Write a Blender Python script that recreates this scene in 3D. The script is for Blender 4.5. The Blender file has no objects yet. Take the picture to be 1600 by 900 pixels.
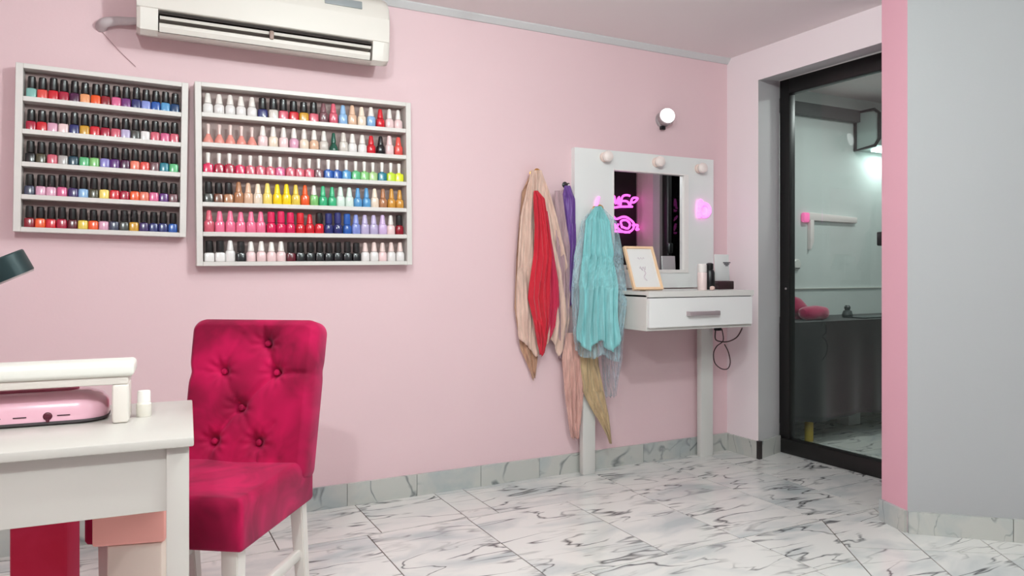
import bpy, bmesh, math, random
from mathutils import Vector, Matrix
random.seed(7)
PI = math.pi
scn = bpy.context.scene
COL = scn.collection

# ------------------------------------------------------------------ camera, world, lights, exposure
F = 1152.0; CX, CY, CH = -3.146, -3.285, 1.05
YAW = math.radians(27.5)
FW = (math.sin(YAW), math.cos(YAW)); RT = (FW[1], -FW[0])
cam_d = bpy.data.cameras.new('camera'); cam = bpy.data.objects.new('camera', cam_d); COL.objects.link(cam)
cam_d.sensor_width = 36; cam_d.lens = 36 * F / 1600; cam_d.shift_y = -25 / 1600; cam_d.clip_start = 0.02
cam.location = (CX, CY, CH); cam.rotation_euler = (PI / 2, 0, -YAW)
scn.camera = cam
scn.view_settings.view_transform = 'Standard'; scn.view_settings.look = 'None'
scn.view_settings.gamma = 1; scn.view_settings.use_curve_mapping = False
scn.view_settings.exposure = -0.14
w = bpy.data.worlds.new('world'); scn.world = w; w.use_nodes = True
w.node_tree.nodes['Background'].inputs[0].default_value = (0.9, 0.92, 1, 1)
w.node_tree.nodes['Background'].inputs[1].default_value = 0.3
CEIL = 2.308
# ceiling lamps: x, y, radius, watts, colour
LAMPS = [(-2.45, -1.40, .04, 15, (.87, 1, .99)), (-1.95, -2.3, .035, 66, (.87, 1, .99)), (-3.42, -3.15, .035, 84, (.87, 1, .99)),
         (-1.3, -3.6, .12, 20, (.87, 1, .99))]  # unseen fill light, added to brighten the room
def area(name, loc, size, power, color, rot=(0, 0, 0)):
    l = bpy.data.lights.new(name, 'AREA'); l.shape = 'DISK'; l.size = size; l.energy = power; l.color = color
    o = bpy.data.objects.new(name, l); COL.objects.link(o); o.location = loc; o.rotation_euler = rot
    return o
for x, y, r, p, c in LAMPS:
    l = bpy.data.lights.new('bulb_light', 'POINT'); l.shadow_soft_size = r; l.energy = p; l.color = c
    o = bpy.data.objects.new('bulb_light', l); COL.objects.link(o); o.location = (x, y, CEIL - .17)
area('rear_room_light', (1.05, -.55, CEIL - .04), .2, 12.5, (.97, 1, .98))

# ------------------------------------------------------------------ pixel -> place helpers (used once to survey positions)
def ray(px, py):
    u = (px - 800) / F
    return FW[0] + u * RT[0], FW[1] + u * RT[1], -(py - 425) / F
def on_y(px, py, Y=0.0):
    q = ray(px, py); t = (Y - CY) / q[1]; return Vector((CX + t * q[0], Y, CH + t * q[2]))
def on_x(px, py, X=0.0):
    q = ray(px, py); t = (X - CX) / q[0]; return Vector((X, CY + t * q[1], CH + t * q[2]))
def on_z(px, py, Z=0.0):
    q = ray(px, py); t = (Z - CH) / q[2]; return Vector((CX + t * q[0], CY + t * q[1], Z))

# ------------------------------------------------------------------ materials
def lin(c):
    return tuple(((v / 255) / 12.92 if v <= 10 else (((v / 255) + .055) / 1.055) ** 2.4) for v in c)
MATS = {}
def mat(name, rgb, rough=.5, metal=0, coat=0, sheen=0, emit=None, es=1, trans=0, bump=0, bscale=200, var=0, vscale=3, spec=None):
    if name in MATS: return MATS[name]
    m = bpy.data.materials.new(name); m.use_nodes = True; nt = m.node_tree; b = nt.nodes['Principled BSDF']
    c = lin(rgb)
    b.inputs['Base Color'].default_value = (*c, 1)
    b.inputs['Roughness'].default_value = rough; b.inputs['Metallic'].default_value = metal
    if coat: b.inputs['Coat Weight'].default_value = coat; b.inputs['Coat Roughness'].default_value = .08
    if sheen: b.inputs['Sheen Weight'].default_value = sheen
    if trans: b.inputs['Transmission Weight'].default_value = trans
    if spec is not None: b.inputs['Specular IOR Level'].default_value = spec
    if emit:
        b.inputs['Emission Color'].default_value = (*lin(emit), 1); b.inputs['Emission Strength'].default_value = es
    tc = nt.nodes.new('ShaderNodeTexCoord')
    if var:
        n = nt.nodes.new('ShaderNodeTexNoise'); n.inputs['Scale'].default_value = vscale; n.inputs['Detail'].default_value = 4
        nt.links.new(tc.outputs['Object'], n.inputs['Vector'])
        mx = nt.nodes.new('ShaderNodeMixRGB'); nt.links.new(n.outputs['Fac'], mx.inputs[0])
        mx.inputs[1].default_value = (*[v * (1 - var) for v in c], 1); mx.inputs[2].default_value = (*[min(1, v * (1 + var)) for v in c], 1)
        nt.links.new(mx.outputs[0], b.inputs['Base Color'])
    if bump:
        n = nt.nodes.new('ShaderNodeTexNoise'); n.inputs['Scale'].default_value = bscale; n.inputs['Detail'].default_value = 3
        nt.links.new(tc.outputs['Object'], n.inputs['Vector'])
        bp = nt.nodes.new('ShaderNodeBump'); bp.inputs['Strength'].default_value = bump; bp.inputs['Distance'].default_value = .002
        nt.links.new(n.outputs['Fac'], bp.inputs['Height']); nt.links.new(bp.outputs[0], b.inputs['Normal'])
    MATS[name] = m
    return m

def marble(name, base=(226, 224, 220), scale=1.0, dark=(84, 84, 86), rough=.14, veins=1.0):
    m = bpy.data.materials.new(name); m.use_nodes = True; nt = m.node_tree; N = nt.nodes.new; L = nt.links.new
    b = nt.nodes['Principled BSDF']; b.inputs['Roughness'].default_value = rough
    tc = N('ShaderNodeTexCoord'); at = N('ShaderNodeAttribute'); at.attribute_name = 'tile'
    add = N('ShaderNodeVectorMath'); add.operation = 'ADD'; L(tc.outputs['Object'], add.inputs[0]); L(at.outputs['Vector'], add.inputs[1])
    def layer(rot, sx, sy, sc, lo, hi, dist):
        mp = N('ShaderNodeMapping'); mp.inputs['Rotation'].default_value = (0, 0, rot); mp.inputs['Scale'].default_value = (sx * scale, sy * scale, sx * scale)
        L(add.outputs[0], mp.inputs['Vector'])
        n = N('ShaderNodeTexNoise'); n.inputs['Scale'].default_value = sc; n.inputs['Detail'].default_value = 3.2; n.inputs['Distortion'].default_value = dist
        n.inputs['Roughness'].default_value = .45
        L(mp.outputs[0], n.inputs['Vector'])
        s = N('ShaderNodeMath'); s.operation = 'SUBTRACT'; s.inputs[1].default_value = .5; L(n.outputs['Fac'], s.inputs[0])
        a = N('ShaderNodeMath'); a.operation = 'ABSOLUTE'; L(s.outputs[0], a.inputs[0])
        r = N('ShaderNodeMapRange'); r.inputs['From Min'].default_value = lo; r.inputs['From Max'].default_value = hi
        r.inputs['To Min'].default_value = 1; r.inputs['To Max'].default_value = 0; L(a.outputs[0], r.inputs['Value'])
        return r.outputs[0], add
    v1, _ = layer(.55, 1, 4.2, 1.5, .001, .013, .35)
    v2, _ = layer(.75, 1, 4.0, 2.7, .001, .028, .5)
    # mask so that the veins come and go
    nm = N('ShaderNodeTexNoise'); nm.inputs['Scale'].default_value = 3.2 * scale; nm.inputs['Detail'].default_value = 1.5; L(add.outputs[0], nm.inputs['Vector'])
    rm = N('ShaderNodeMapRange'); rm.inputs['From Min'].default_value = .46; rm.inputs['From Max'].default_value = .62; L(nm.outputs['Fac'], rm.inputs['Value'])
    mu = N('ShaderNodeMath'); mu.operation = 'MULTIPLY'; L(v2, mu.inputs[0]); L(rm.outputs[0], mu.inputs[1])
    rm3 = N('ShaderNodeMapRange'); rm3.inputs['From Min'].default_value = .55; rm3.inputs['From Max'].default_value = .36
    L(nm.outputs['Fac'], rm3.inputs['Value'])
    mu1 = N('ShaderNodeMath'); mu1.operation = 'MULTIPLY'; L(v1, mu1.inputs[0]); L(rm3.outputs[0], mu1.inputs[1])
    mxx = N('ShaderNodeMath'); mxx.operation = 'MAXIMUM'; L(mu1.outputs[0], mxx.inputs[0]); L(mu.outputs[0], mxx.inputs[1])
    sc_ = N('ShaderNodeMath'); sc_.operation = 'MULTIPLY'; sc_.inputs[1].default_value = 1.0 * veins; L(mxx.outputs[0], sc_.inputs[0])
    # cloudy blue-grey patches
    cl = N('ShaderNodeTexNoise'); cl.inputs['Scale'].default_value = 2.6 * scale; cl.inputs['Detail'].default_value = 4; cl.inputs['Distortion'].default_value = .6
    mp2 = N('ShaderNodeMapping'); mp2.inputs['Rotation'].default_value = (0, 0, .6); mp2.inputs['Scale'].default_value = (1, 2.2, 1); mp2.inputs['Location'].default_value = (3, 1, 0)
    L(add.outputs[0], mp2.inputs['Vector']); L(mp2.outputs[0], cl.inputs['Vector'])
    rc = N('ShaderNodeMapRange'); rc.inputs['From Min'].default_value = .48; rc.inputs['From Max'].default_value = .72; rc.inputs['To Max'].default_value = .6
    L(cl.outputs['Fac'], rc.inputs['Value'])
    m1 = N('ShaderNodeMixRGB'); m1.inputs[1].default_value = (*lin(base), 1); m1.inputs[2].default_value = (*lin((150, 164, 170)), 1); L(rc.outputs[0], m1.inputs[0])
    m2 = N('ShaderNodeMixRGB'); m2.inputs[2].default_value = (*lin(dark), 1); L(sc_.outputs[0], m2.inputs[0]); L(m1.outputs[0], m2.inputs[1])
    L(m2.outputs[0], b.inputs['Base Color'])
    return m

PINK = mat('pink_wall_paint', (228, 196, 200), .62, bump=.12, bscale=90)
PALE = mat('pale_pink_wall_paint', (242, 228, 231), .6, bump=.12, bscale=90)
GREYW = mat('pale_grey_wall_paint', (172, 172, 173), .6, bump=.12, bscale=90)
STRIP = mat('deep_pink_wall_paint', (220, 164, 178), .6, bump=.1, bscale=90)
CEILM = mat('ceiling_paint', (236, 226, 226), .8)
CORN = mat('cornice_white', (205, 203, 203), .6)
WHITE = mat('white_laminate', (216, 214, 209), .3)
WHITEG = mat('white_gloss_board', (234, 234, 232), .18, coat=.3)
RACKW = mat('white_rack_board', (218, 212, 207), .38)
RACKB = mat('grey_rack_backing', (172, 150, 146), .7)
CHROME = mat('brushed_steel', (176, 164, 166), .35, .4)
BLACK = mat('black_plastic', (22, 24, 25), .35)
BLACKF = mat('black_door_aluminium', (16, 13, 13), .4)
ACW = mat('ivory_plastic', (218, 210, 202), .35)
ACD = mat('dark_vent', (44, 34, 32), .8)
GREYP = mat('grey_display_plastic', (142, 146, 148), .3)
PIPE = mat('grey_pipe_wrap', (190, 176, 178), .7, bump=.5, bscale=60)
GOLD = mat('brass', (214, 160, 84), .3, 1)
SKIRT = marble('skirting_marble', (190, 190, 184), 1.6, (96, 102, 104), .25, .8)
FLOORM = marble('floor_marble')
GROUT = mat('grout', (96, 80, 74), .8)

# ------------------------------------------------------------------ mesh helpers
def BM(): return bmesh.new()
def obj(name, bm, m, parent=None, smooth=True, angle=28, loc=None, rot=None):
    bmesh.ops.recalc_face_normals(bm, faces=bm.faces)
    me = bpy.data.meshes.new(name); bm.to_mesh(me); bm.free()
    if m is not None: me.materials.append(m)
    if smooth:
        me.polygons.foreach_set('use_smooth', [True] * len(me.polygons))
        me.set_sharp_from_angle(angle=math.radians(angle))
    o = bpy.data.objects.new(name, me); COL.objects.link(o)
    if parent: o.parent = parent
    if loc is not None: o.location = loc
    if rot is not None: o.rotation_euler = rot
    return o
def box(bm, x0, x1, y0, y1, z0, z1, bev=0, seg=2, M=None):
    vs = bmesh.ops.create_cube(bm, size=1)['verts']
    for v in vs:
        v.co = Vector(((x0 + x1) / 2 + v.co.x * (x1 - x0), (y0 + y1) / 2 + v.co.y * (y1 - y0), (z0 + z1) / 2 + v.co.z * (z1 - z0)))
    new = vs
    if bev:
        es = list({e for v in vs for e in v.link_edges})
        r = bmesh.ops.bevel(bm, geom=es, offset=bev, segments=seg, affect='EDGES', profile=.5)
        new = list({v for f in r['faces'] for v in f.verts} | {v for v in vs if v.is_valid})
    if M:
        for v in new: v.co = M @ v.co
    return bm
def prism(bm, poly, z0, z1, M=None):
    a = [bm.verts.new(Vector((p[0], p[1], z0))) for p in poly]; b = [bm.verts.new(Vector((p[0], p[1], z1))) for p in poly]
    bm.faces.new(a[::-1]); bm.faces.new(b); n = len(poly)
    for i in range(n): bm.faces.new((a[i], a[(i + 1) % n], b[(i + 1) % n], b[i]))
    if M:
        for v in a + b: v.co = M @ v.co
    return bm
def extrude_x(bm, prof, x0, x1):           # prof: (y, z) outline
    a = [bm.verts.new((x0, p[0], p[1])) for p in prof]; b = [bm.verts.new((x1, p[0], p[1])) for p in prof]
    bm.faces.new(a); bm.faces.new(b[::-1]); n = len(prof)
    for i in range(n): bm.faces.new((a[i], b[i], b[(i + 1) % n], a[(i + 1) % n]))
    return bm
def lathe(bm, prof, seg=24, M=None, sx=1, sy=1, sq=1.0):      # prof: (r, z); sq<1 squares the section
    rings = []
    def P(a):
        c, s = math.cos(a), math.sin(a)
        return math.copysign(abs(c) ** sq, c), math.copysign(abs(s) ** sq, s)
    for r, z in prof:
        ring = []
        for i in range(seg):
            c, s = P(2 * PI * i / seg); ring.append(bm.verts.new(Vector((r * c * sx, r * s * sy, z))))
        rings.append(ring)
    for a, b in zip(rings, rings[1:]):
        for i in range(seg): bm.faces.new((a[i], a[(i + 1) % seg], b[(i + 1) % seg], b[i]))
    bm.faces.new(rings[0][::-1]); bm.faces.new(rings[-1])
    if M:
        for ring in rings:
            for v in ring: v.co = M @ v.co
    return bm
def tube(bm, pts, r, seg=8, closed=False):
    pts = [Vector(p) for p in pts]; n = len(pts); rings = []
    for i, p in enumerate(pts):
        if closed: d = pts[(i + 1) % n] - pts[i - 1]
        else: d = pts[min(i + 1, n - 1)] - pts[max(i - 1, 0)]
        d.normalize(); q = d.to_track_quat('Z', 'Y'); rr = r[i] if isinstance(r, (list, tuple)) else r
        rings.append([bm.verts.new(p + q @ Vector((rr * math.cos(2 * PI * k / seg), rr * math.sin(2 * PI * k / seg), 0))) for k in range(seg)])
    for a, b in (zip(rings, rings[1:] + rings[:1]) if closed else zip(rings, rings[1:])):
        off = min(range(seg), key=lambda o: sum((a[k].co - b[(k + o) % seg].co).length for k in range(seg)))
        for k in range(seg): bm.faces.new((a[k], a[(k + 1) % seg], b[(k + 1 + off) % seg], b[(k + off) % seg]))
    if not closed: bm.faces.new(rings[0][::-1]); bm.faces.new(rings[-1])
    return bm
def smooth_pts(pts, n=6):
    pts = [Vector(p) for p in pts]; out = []
    for i in range(len(pts) - 1):
        p0, p1, p2, p3 = pts[max(i - 1, 0)], pts[i], pts[i + 1], pts[min(i + 2, len(pts) - 1)]
        for k in range(n):
            t = k / n
            out.append(.5 * ((2 * p1) + (p2 - p0) * t + (2 * p0 - 5 * p1 + 4 * p2 - p3) * t * t + (3 * p1 - p0 - 3 * p2 + p3) * t ** 3))
    out.append(pts[-1]); return out
def tag(o, label=None, cat=None, group=None, kind=None):
    if label: o['label'] = label
    if cat: o['category'] = cat
    if group: o['group'] = group
    if kind: o['kind'] = kind
    return o
def thing(name, label, cat, loc=(0, 0, 0), rotz=0, group=None, rot=None):
    o = bpy.data.objects.new(name, None); COL.objects.link(o); o.empty_display_size = .05
    o.location = loc; o.rotation_euler = rot if rot else (0, 0, rotz)
    return tag(o, label, cat, group)
def struct(name, bm, m, parent=None, **k):
    o = obj(name, bm, m, parent, **k)
    if not parent: o['kind'] = 'structure'
    return o

ORD4 = ['bare bulb pendant hanging nearest the pink wall, above the chair', 'bare bulb pendant hanging in the middle of the salon ceiling',
        'bare bulb pendant hanging over the near side of the white desk', 'unseen fill lamp added near the front wall by the entrance']
# ------------------------------------------------------------------ THE ROOM
A = (-.312, -1.236); B = (-.36, -1.385); C = (.6, -2.26); XL, YF = -4.6, -4.5; YR = .32; XR = 2.6
bm = BM(); box(bm, XL, 0.0, 0, .1, -.04, CEIL); struct('wall_back', bm, PINK, smooth=False)
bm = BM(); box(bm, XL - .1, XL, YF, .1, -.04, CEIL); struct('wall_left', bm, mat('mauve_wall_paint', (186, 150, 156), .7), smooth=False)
bm = BM(); box(bm, XL - .1, .7, YF - .1, YF, -.04, CEIL); struct('wall_front', bm, mat('taupe_wall_paint', (150, 142, 144), .7), smooth=False)
# short wall between the corner and the glass door, with the door lining and the header above
bm = BM(); prism(bm, [(0, .1), (0, -.244), (.24, -.175), (.24, YR), (.0, YR)], -.04, CEIL); wr = struct('wall_right', bm, PALE, smooth=False)
wr.data.materials.append(mat('grey_reveal_paint', (196, 193, 193), .6))
for p in wr.data.polygons:
    if p.normal.y < -.8: p.material_index = 1
bm = BM()
M_h = Matrix(((0, 0, 1, 0), (1, 0, 0, 0), (0, 1, 0, 0), (0, 0, 0, 1)))
box(bm, 0, .24, -1.236, -.175, 2.13, CEIL)
for v in bm.verts:
    if v.co.z < 2.2 and v.co.x > .1: v.co.z = 2.172
    if v.co.y > -.3 and v.co.x < .1: v.co.y = -.244
hd = struct('wall_over_door', bm, PALE, smooth=False)
hd.data.materials.append(MATS['grey_reveal_paint'])
for p in hd.data.polygons:
    if p.normal.z < -.7: p.material_index = 1
# partition that juts out right of the door: pink narrow face, grey diagonal face
bm = BM(); prism(bm, [A, B, C, (.62, -1.236)], -.04, CEIL); pt = struct('wall_partition', bm, GREYW, smooth=False)
pt.data.materials.append(STRIP)
for p in pt.data.polygons:
    if p.normal.x < -.85: p.material_index = 1
bm = BM(); box(bm, .6, .7, YF, C[1] + .02, -.04, CEIL); struct('wall_entrance', bm, GREYW, smooth=False)
bm = BM(); box(bm, .245, .42, -1.236, -1.02, -.04, CEIL); struct('wall_beside_door', bm, PINK, smooth=False)
bm = BM(); box(bm, .0, XR, YR, YR + .1, -.04, CEIL); struct('wall_rear_room_back', bm, mat('rear_room_paint', (205, 210, 208), .55), smooth=False)
bm = BM(); box(bm, XR, XR + .1, -2.4, YR + .1, -.04, CEIL); struct('wall_rear_room_right', bm, MATS['rear_room_paint'], smooth=False)
bm = BM(); box(bm, .62, XR + .1, -1.32, -1.22, -.04, CEIL); struct('wall_rear_room_front', bm, MATS['rear_room_paint'], smooth=False)
bm = BM(); box(bm, XL - .1, XR + .1, YF - .1, YR + .1, CEIL, CEIL + .06); struct('ceiling', bm, CEILM, smooth=False)
# floor: grout bed below, marble tiles on it with gaps between
bm = BM(); box(bm, XL - .1, XR + .1, YF - .1, YR + .1, -.06, -.0025); struct('floor_bed', bm, GROUT, smooth=False)
fbm = BM(); lay = fbm.verts.layers.float_vector.new('tile')
def clip(poly, px, py, nx, ny):                 # keep the side where (p - P).n >= 0
    out = []
    for i in range(len(poly)):
        a, b = poly[i], poly[(i + 1) % len(poly)]
        da = (a[0] - px) * nx + (a[1] - py) * ny; db = (b[0] - px) * nx + (b[1] - py) * ny
        if da >= 0: out.append(a)
        if da * db < 0:
            t = da / (da - db); out.append((a[0] + (b[0] - a[0]) * t, a[1] + (b[1] - a[1]) * t))
    return out
def add_tile(poly):
    if len(poly) < 3: return
    off = Vector((random.uniform(-40, 40), random.uniform(-40, 40), random.uniform(-9, 9)))
    vs = [fbm.verts.new((p[0], p[1], 0)) for p in poly]
    lo = [fbm.verts.new((p[0], p[1], -.004)) for p in poly]
    for v in vs + lo: v[lay] = off
    try:
        fbm.faces.new(vs); n = len(vs)
        for i in range(n): fbm.faces.new((vs[i], lo[i], lo[(i + 1) % n], vs[(i + 1) % n]))
    except ValueError: pass
g = .0022
Lp = (-.54, -1.121); Ld = Vector((-.327, -.477)).normalized(); Ln = (Ld.y, -Ld.x)     # diagonal cut line; Ln points left
if Ln[0] > 0: Ln = (-Ln[0], -Ln[1])
ys = [YR, -.05 + .0, -.408, -1.121, -1.48, -2.19, -2.55, -3.26, -3.62, -4.33, YF]
for j in range(len(ys) - 1):
    y1, y0 = ys[j], ys[j + 1]
    wide = abs(y1 - y0) > .5
    xs = ([-2.97, -2.30, -1.865, -1.365, -1.005, -.55, -.2, .2] if wide else [-3.0, -2.64, -2.24, -1.86, -1.712, -.99, -.55, -.2, .2])
    x = xs[0]
    while x > XL: x -= .5; xs.insert(0, x)
    x = xs[-1]
    while x < XR: x += .45; xs.append(x)
    for x0, x1 in zip(xs, xs[1:]):
        poly = [(x0 + g, y0 + g), (x1 - g, y0 + g), (x1 - g, y1 - g), (x0 + g, y1 - g)]
        if y1 <= -1.1: poly = clip(poly, Lp[0] + Ln[0] * g, Lp[1] + Ln[1] * g, Ln[0], Ln[1])
        add_tile(poly)
for i in range(0, 9):
    for j in range(-1, 9):
        o = Vector((Lp[0], Lp[1])); r = Vector((-Ln[0], -Ln[1])); wd, ht = .275, .31
        a = o + r * (i * wd) + Ld * ((j) * ht)
        poly = [a + r * g + Ld * g, a + r * (wd - g) + Ld * g, a + r * (wd - g) + Ld * (ht - g), a + r * g + Ld * (ht - g)]
        add_tile(clip([tuple(p) for p in poly], 0, -1.121 - g, 0, -1))
struct('floor', fbm, FLOORM, smooth=False)
# skirting tiles along the walls (each run one mesh, joints are gaps between its tiles)
def skirt(name, p, q, h=.1, t=.014, step=.33, first=0, out=1):
    bm = BM(); lay = bm.verts.layers.float_vector.new('tile')
    p, q = Vector(p), Vector(q); d = (q - p); L = d.length; d.normalize(); n = Vector((d.y, -d.x)) * out
    s = 0; k = first if first else step
    while s < L - 1e-4:
        e = min(L, s + k); k = step
        P = [p + d * (s + .0012), p + d * (e - .0012), p + d * (e - .0012) + n * t, p + d * (s + .0012) + n * t]
        n0 = len(bm.verts); prism(bm, [tuple(v) for v in P], 0, h); bm.verts.ensure_lookup_table()
        off = Vector((random.uniform(-30, 30), random.uniform(-30, 30), random.uniform(-9, 9)))
        for v in bm.verts[n0:]: v[lay] = off
        s = e
    return struct(name, bm, SKIRT, smooth=False)
skirt('baseboard_back', (XL, 0), (0, 0), first=.345)
skirt('baseboard_right', (0, 0), (0, -.244), .098)
skirt('baseboard_reveal', (.001, -.246), (.225, -.182), .098)
skirt('baseboard_partition', A, B, .088, step=.5)
skirt('baseboard_diagonal', B, C, .088, step=.37)
skirt('baseboard_rear_room', (.25, YR), (XR, YR), .1)
bm = BM(); box(bm, -.012, .012, -.262, -.24, 0, .1); struct('trim_1', bm, mat('dark_tile_edge', (40, 34, 32), .6), smooth=False)
bm = BM(); extrude_x(bm, [(0, CEIL), (0, CEIL - .03), (-.008, CEIL - .03), (-.03, CEIL - .006), (-.03, CEIL)], XL, 0); struct('trim_2', bm, CORN)
bm = BM(); box(bm, .232, .30, -1.02, -.945, 0, 2.17); struct('trim_3', bm, MATS['grey_reveal_paint'], smooth=False)

# ceiling lamps, the last an added fill
for i, (x, y, r, p, c) in enumerate(LAMPS):
    f = thing('ceiling_lamp', ORD4[i], 'ceiling lamp', (x, y, CEIL))
    bm = BM(); lathe(bm, [(.05, -.02), (.055, -.005), (.055, -.0005)], 32); obj('ceiling_rose', bm, WHITE, f)
    bm = BM(); tube(bm, [(0, 0, -.02), (0, 0, -.06)], .004, 8); obj('cord', bm, WHITE, f)
    bm = BM(); lathe(bm, [(.019, -.1), (.021, -.07), (.012, -.058)], 20); obj('lamp_holder', bm, WHITE, f)

# ------------------------------------------------------------------ GLASS DOOR
def glass_mat():
    m = bpy.data.materials.new('door_glass'); m.use_nodes = True; nt = m.node_tree; N = nt.nodes.new; L = nt.links.new
    nt.nodes.remove(nt.nodes['Principled BSDF']); out = nt.nodes['Material Output']
    t = N('ShaderNodeBsdfTransparent'); t.inputs[0].default_value = (.90, .94, .93, 1)
    gl = N('ShaderNodeBsdfGlossy'); gl.inputs['Roughness'].default_value = .015; gl.inputs[0].default_value = (1, 1, 1, 1)
    fr = N('ShaderNodeFresnel'); fr.inputs[0].default_value = 1.3
    mx = N('ShaderNodeMixShader'); L(fr.outputs[0], mx.inputs[0]); L(t.outputs[0], mx.inputs[1]); L(gl.outputs[0], mx.inputs[2]); L(mx.outputs[0], out.inputs[0])
    return m
d_h = 2.168
door = bpy.data.objects.new('door_1', None); COL.objects.link(door); door['kind'] = 'structure'
door.location = (.238, -.178, 0); door.rotation_euler = (0, 0, math.radians(1.2))
# local: -y runs along the door, x is thickness
DW = .765
bm = BM(); box(bm, 0, .05, -.07, 0, .0, d_h, .004); obj('hinge_stile', bm, BLACKF, door)
bm = BM(); box(bm, 0, .05, -DW, -DW + .07, .0, d_h, .004); obj('lock_stile', bm, BLACKF, door)
bm = BM(); box(bm, -.001, .051, -DW + .068, -.068, d_h - .088, d_h, .004); obj('top_rail', bm, BLACKF, door)
bm = BM(); box(bm, -.012, .051, -DW, .004, .0, .085, .004); obj('bottom_rail', bm, BLACKF, door)
bm = BM(); box(bm, .0245, .0255, -DW + .064, -.064, .08, d_h - .08); obj('glass_pane', bm, glass_mat(), door, smooth=False)
h = on_x(1376, 373, .225)
bm = BM(); box(bm, -.03, .0, h.y + .178 - .012, h.y + .178 + .022, h.z - .035, h.z + .035, .006); obj('door_handle', bm, BLACK, door)
h = on_x(1228, 451, .238)
bm = BM(); lathe(bm, [(.006, 0), (.006, .004)], 16, Matrix.Translation((0, h.y + .178, h.z)) @ Matrix.Rotation(-PI / 2, 4, 'Y')); obj('lock_screw', bm, CHROME, door)

# ------------------------------------------------------------------ REAR ROOM seen through the glass
bm = BM(); box(bm, .25, XR, YR - .05, YR, 2.13, 2.215, .004); tag(obj('ceiling_beam', bm, mat('dark_grey_beam', (84, 84, 84), .6)), kind='structure')
# covered treatment table
tb = thing('treatment_table', 'table under floor-length black cloth behind the glass door', 'table', (1.15, -.02, 0))
bm = BM(); box(bm, -.86, .8, -.13, .29, .70, .735, .004); obj('tabletop', bm, BLACK, tb)
for sx in (-.54, .7):
    for sy in (-.05, .24):
        bm = BM(); lathe(bm, [(.026, 0), (.026, .11), (.022, .12), (.022, .7)], 16, Matrix.Translation((sx, sy, 0))); obj('leg', bm, mat('yellow_leg', (196, 164, 60), .5), tb)
cl = BM(); nx, nz = 120, 16; rows = []
x0, x1, y0, y1 = .27, 1.97, -.17, .285
per = [(x0, y1)] + [(x0, y0)] + [(x1, y0)] + [(x1, y1)]
def perim(t):
    segs = list(zip(per, per[1:])); Ls = [math.dist(a, b) for a, b in segs]; T = sum(Ls); s = t * T
    for (a, b), l in zip(segs, Ls):
        if s <= l + 1e-9: return (a[0] + (b[0] - a[0]) * s / l, a[1] + (b[1] - a[1]) * s / l, (b[1] - a[1]) / l, -(b[0] - a[0]) / l)
        s -= l
    return (*per[-1], 0, 0)
for j in range(nz + 1):
    r = []
    for i in range(nx + 1):
        t = i / nx; x, y, nxx, nyy = perim(t); v = j / nz
        f = .012 * math.sin(t * 70 + 1.3 * math.sin(t * 11)) * v
        r.append(cl.verts.new((x + nxx * f, y + nyy * f, .748 - v * (.60 + .012 * math.sin(t * 25)))))
    rows.append(r)
for j in range(nz):
    for i in range(nx): cl.faces.new((rows[j][i], rows[j][i + 1], rows[j + 1][i + 1], rows[j + 1][i]))
cl.faces.new(rows[0])
o = obj('tablecloth', cl, mat('black_cloth', (14, 16, 16), .85, sheen=.2, bump=.3, bscale=300))
s = o.modifiers.new('s', 'SOLIDIFY'); s.thickness = .004; s.offset = -1
tag(o, 'black cloth hanging over the table behind the glass door', 'tablecloth')
def pillowish(bm, lx, ly, lz, M, n=20, wob=.0):
    prof = []
    rings = []
    for i in range(n + 1):
        t = i / n; x = (t - .5) * lx; k = max(1e-3, 1 - abs(2 * t - 1) ** 4.0) ** .5
        ring = []
        for a in range(20):
            an = 2 * PI * a / 20; c, s_ = math.cos(an), math.sin(an)
            ring.append(bm.verts.new(M @ Vector((x, ly / 2 * k * c * (1 + wob * math.sin(an * 3 + t * 9)), lz / 2 * k * math.copysign(abs(s_) ** .8, s_) * (1 + wob * math.sin(t * 12 + an))))))
        rings.append(ring)
    for a, b in zip(rings, rings[1:]):
        for i in range(20): bm.faces.new((a[i], a[(i + 1) % 20], b[(i + 1) % 20], b[i]))
    bm.faces.new(rings[0][::-1]); bm.faces.new(rings[-1])
MAG = (170, 18, 76)
TOW = mat('magenta_towel', MAG, .9, sheen=.6, bump=.8, bscale=120)
p1 = on_y(1272, 489, -.06)
bm = BM(); pillowish(bm, .235, .1, .09, Matrix.Identity(4), wob=.04)
tag(obj('rolled_towel', bm, TOW, loc=(p1.x, -.06, .748 + .045)), 'rolled magenta towel lying on the black cloth, in front of another', 'towel')
p1 = on_y(1246, 483, .07)
bm = BM(); pillowish(bm, .17, .13, .135, Matrix.Rotation(.5, 4, 'Y'), wob=.06)
tag(obj('folded_towel', bm, TOW, loc=(p1.x - .03, .07, .748 + .072)), 'darker magenta towel behind the roll, half hidden by the door frame', 'towel')
def cloth_item(): pass
p1 = on_y(1324, 492, .02)
bm = BM(); lathe(bm, [(.03, 0), (.034, .02), (.026, .045), (.016, .05), (.02, .07), (.012, .082)], 20)
tag(obj('wax_jar', bm, mat('dark_grey_jar', (70, 76, 76), .4), loc=(p1.x, .02, .748)), 'small dark grey pot standing on the black covered table', 'pot')
p1 = on_y(1350, 498, -.03)
bm = BM(); box(bm, -.17, .17, -.06, .06, 0, .008, .003)
tag(obj('tray', bm, mat('dark_tray', (58, 66, 66), .3), loc=(p1.x + .05, -.05, .749), rot=(0, 0, .06)), 'thin dark tray lying flat on the black covered table', 'tray')
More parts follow.
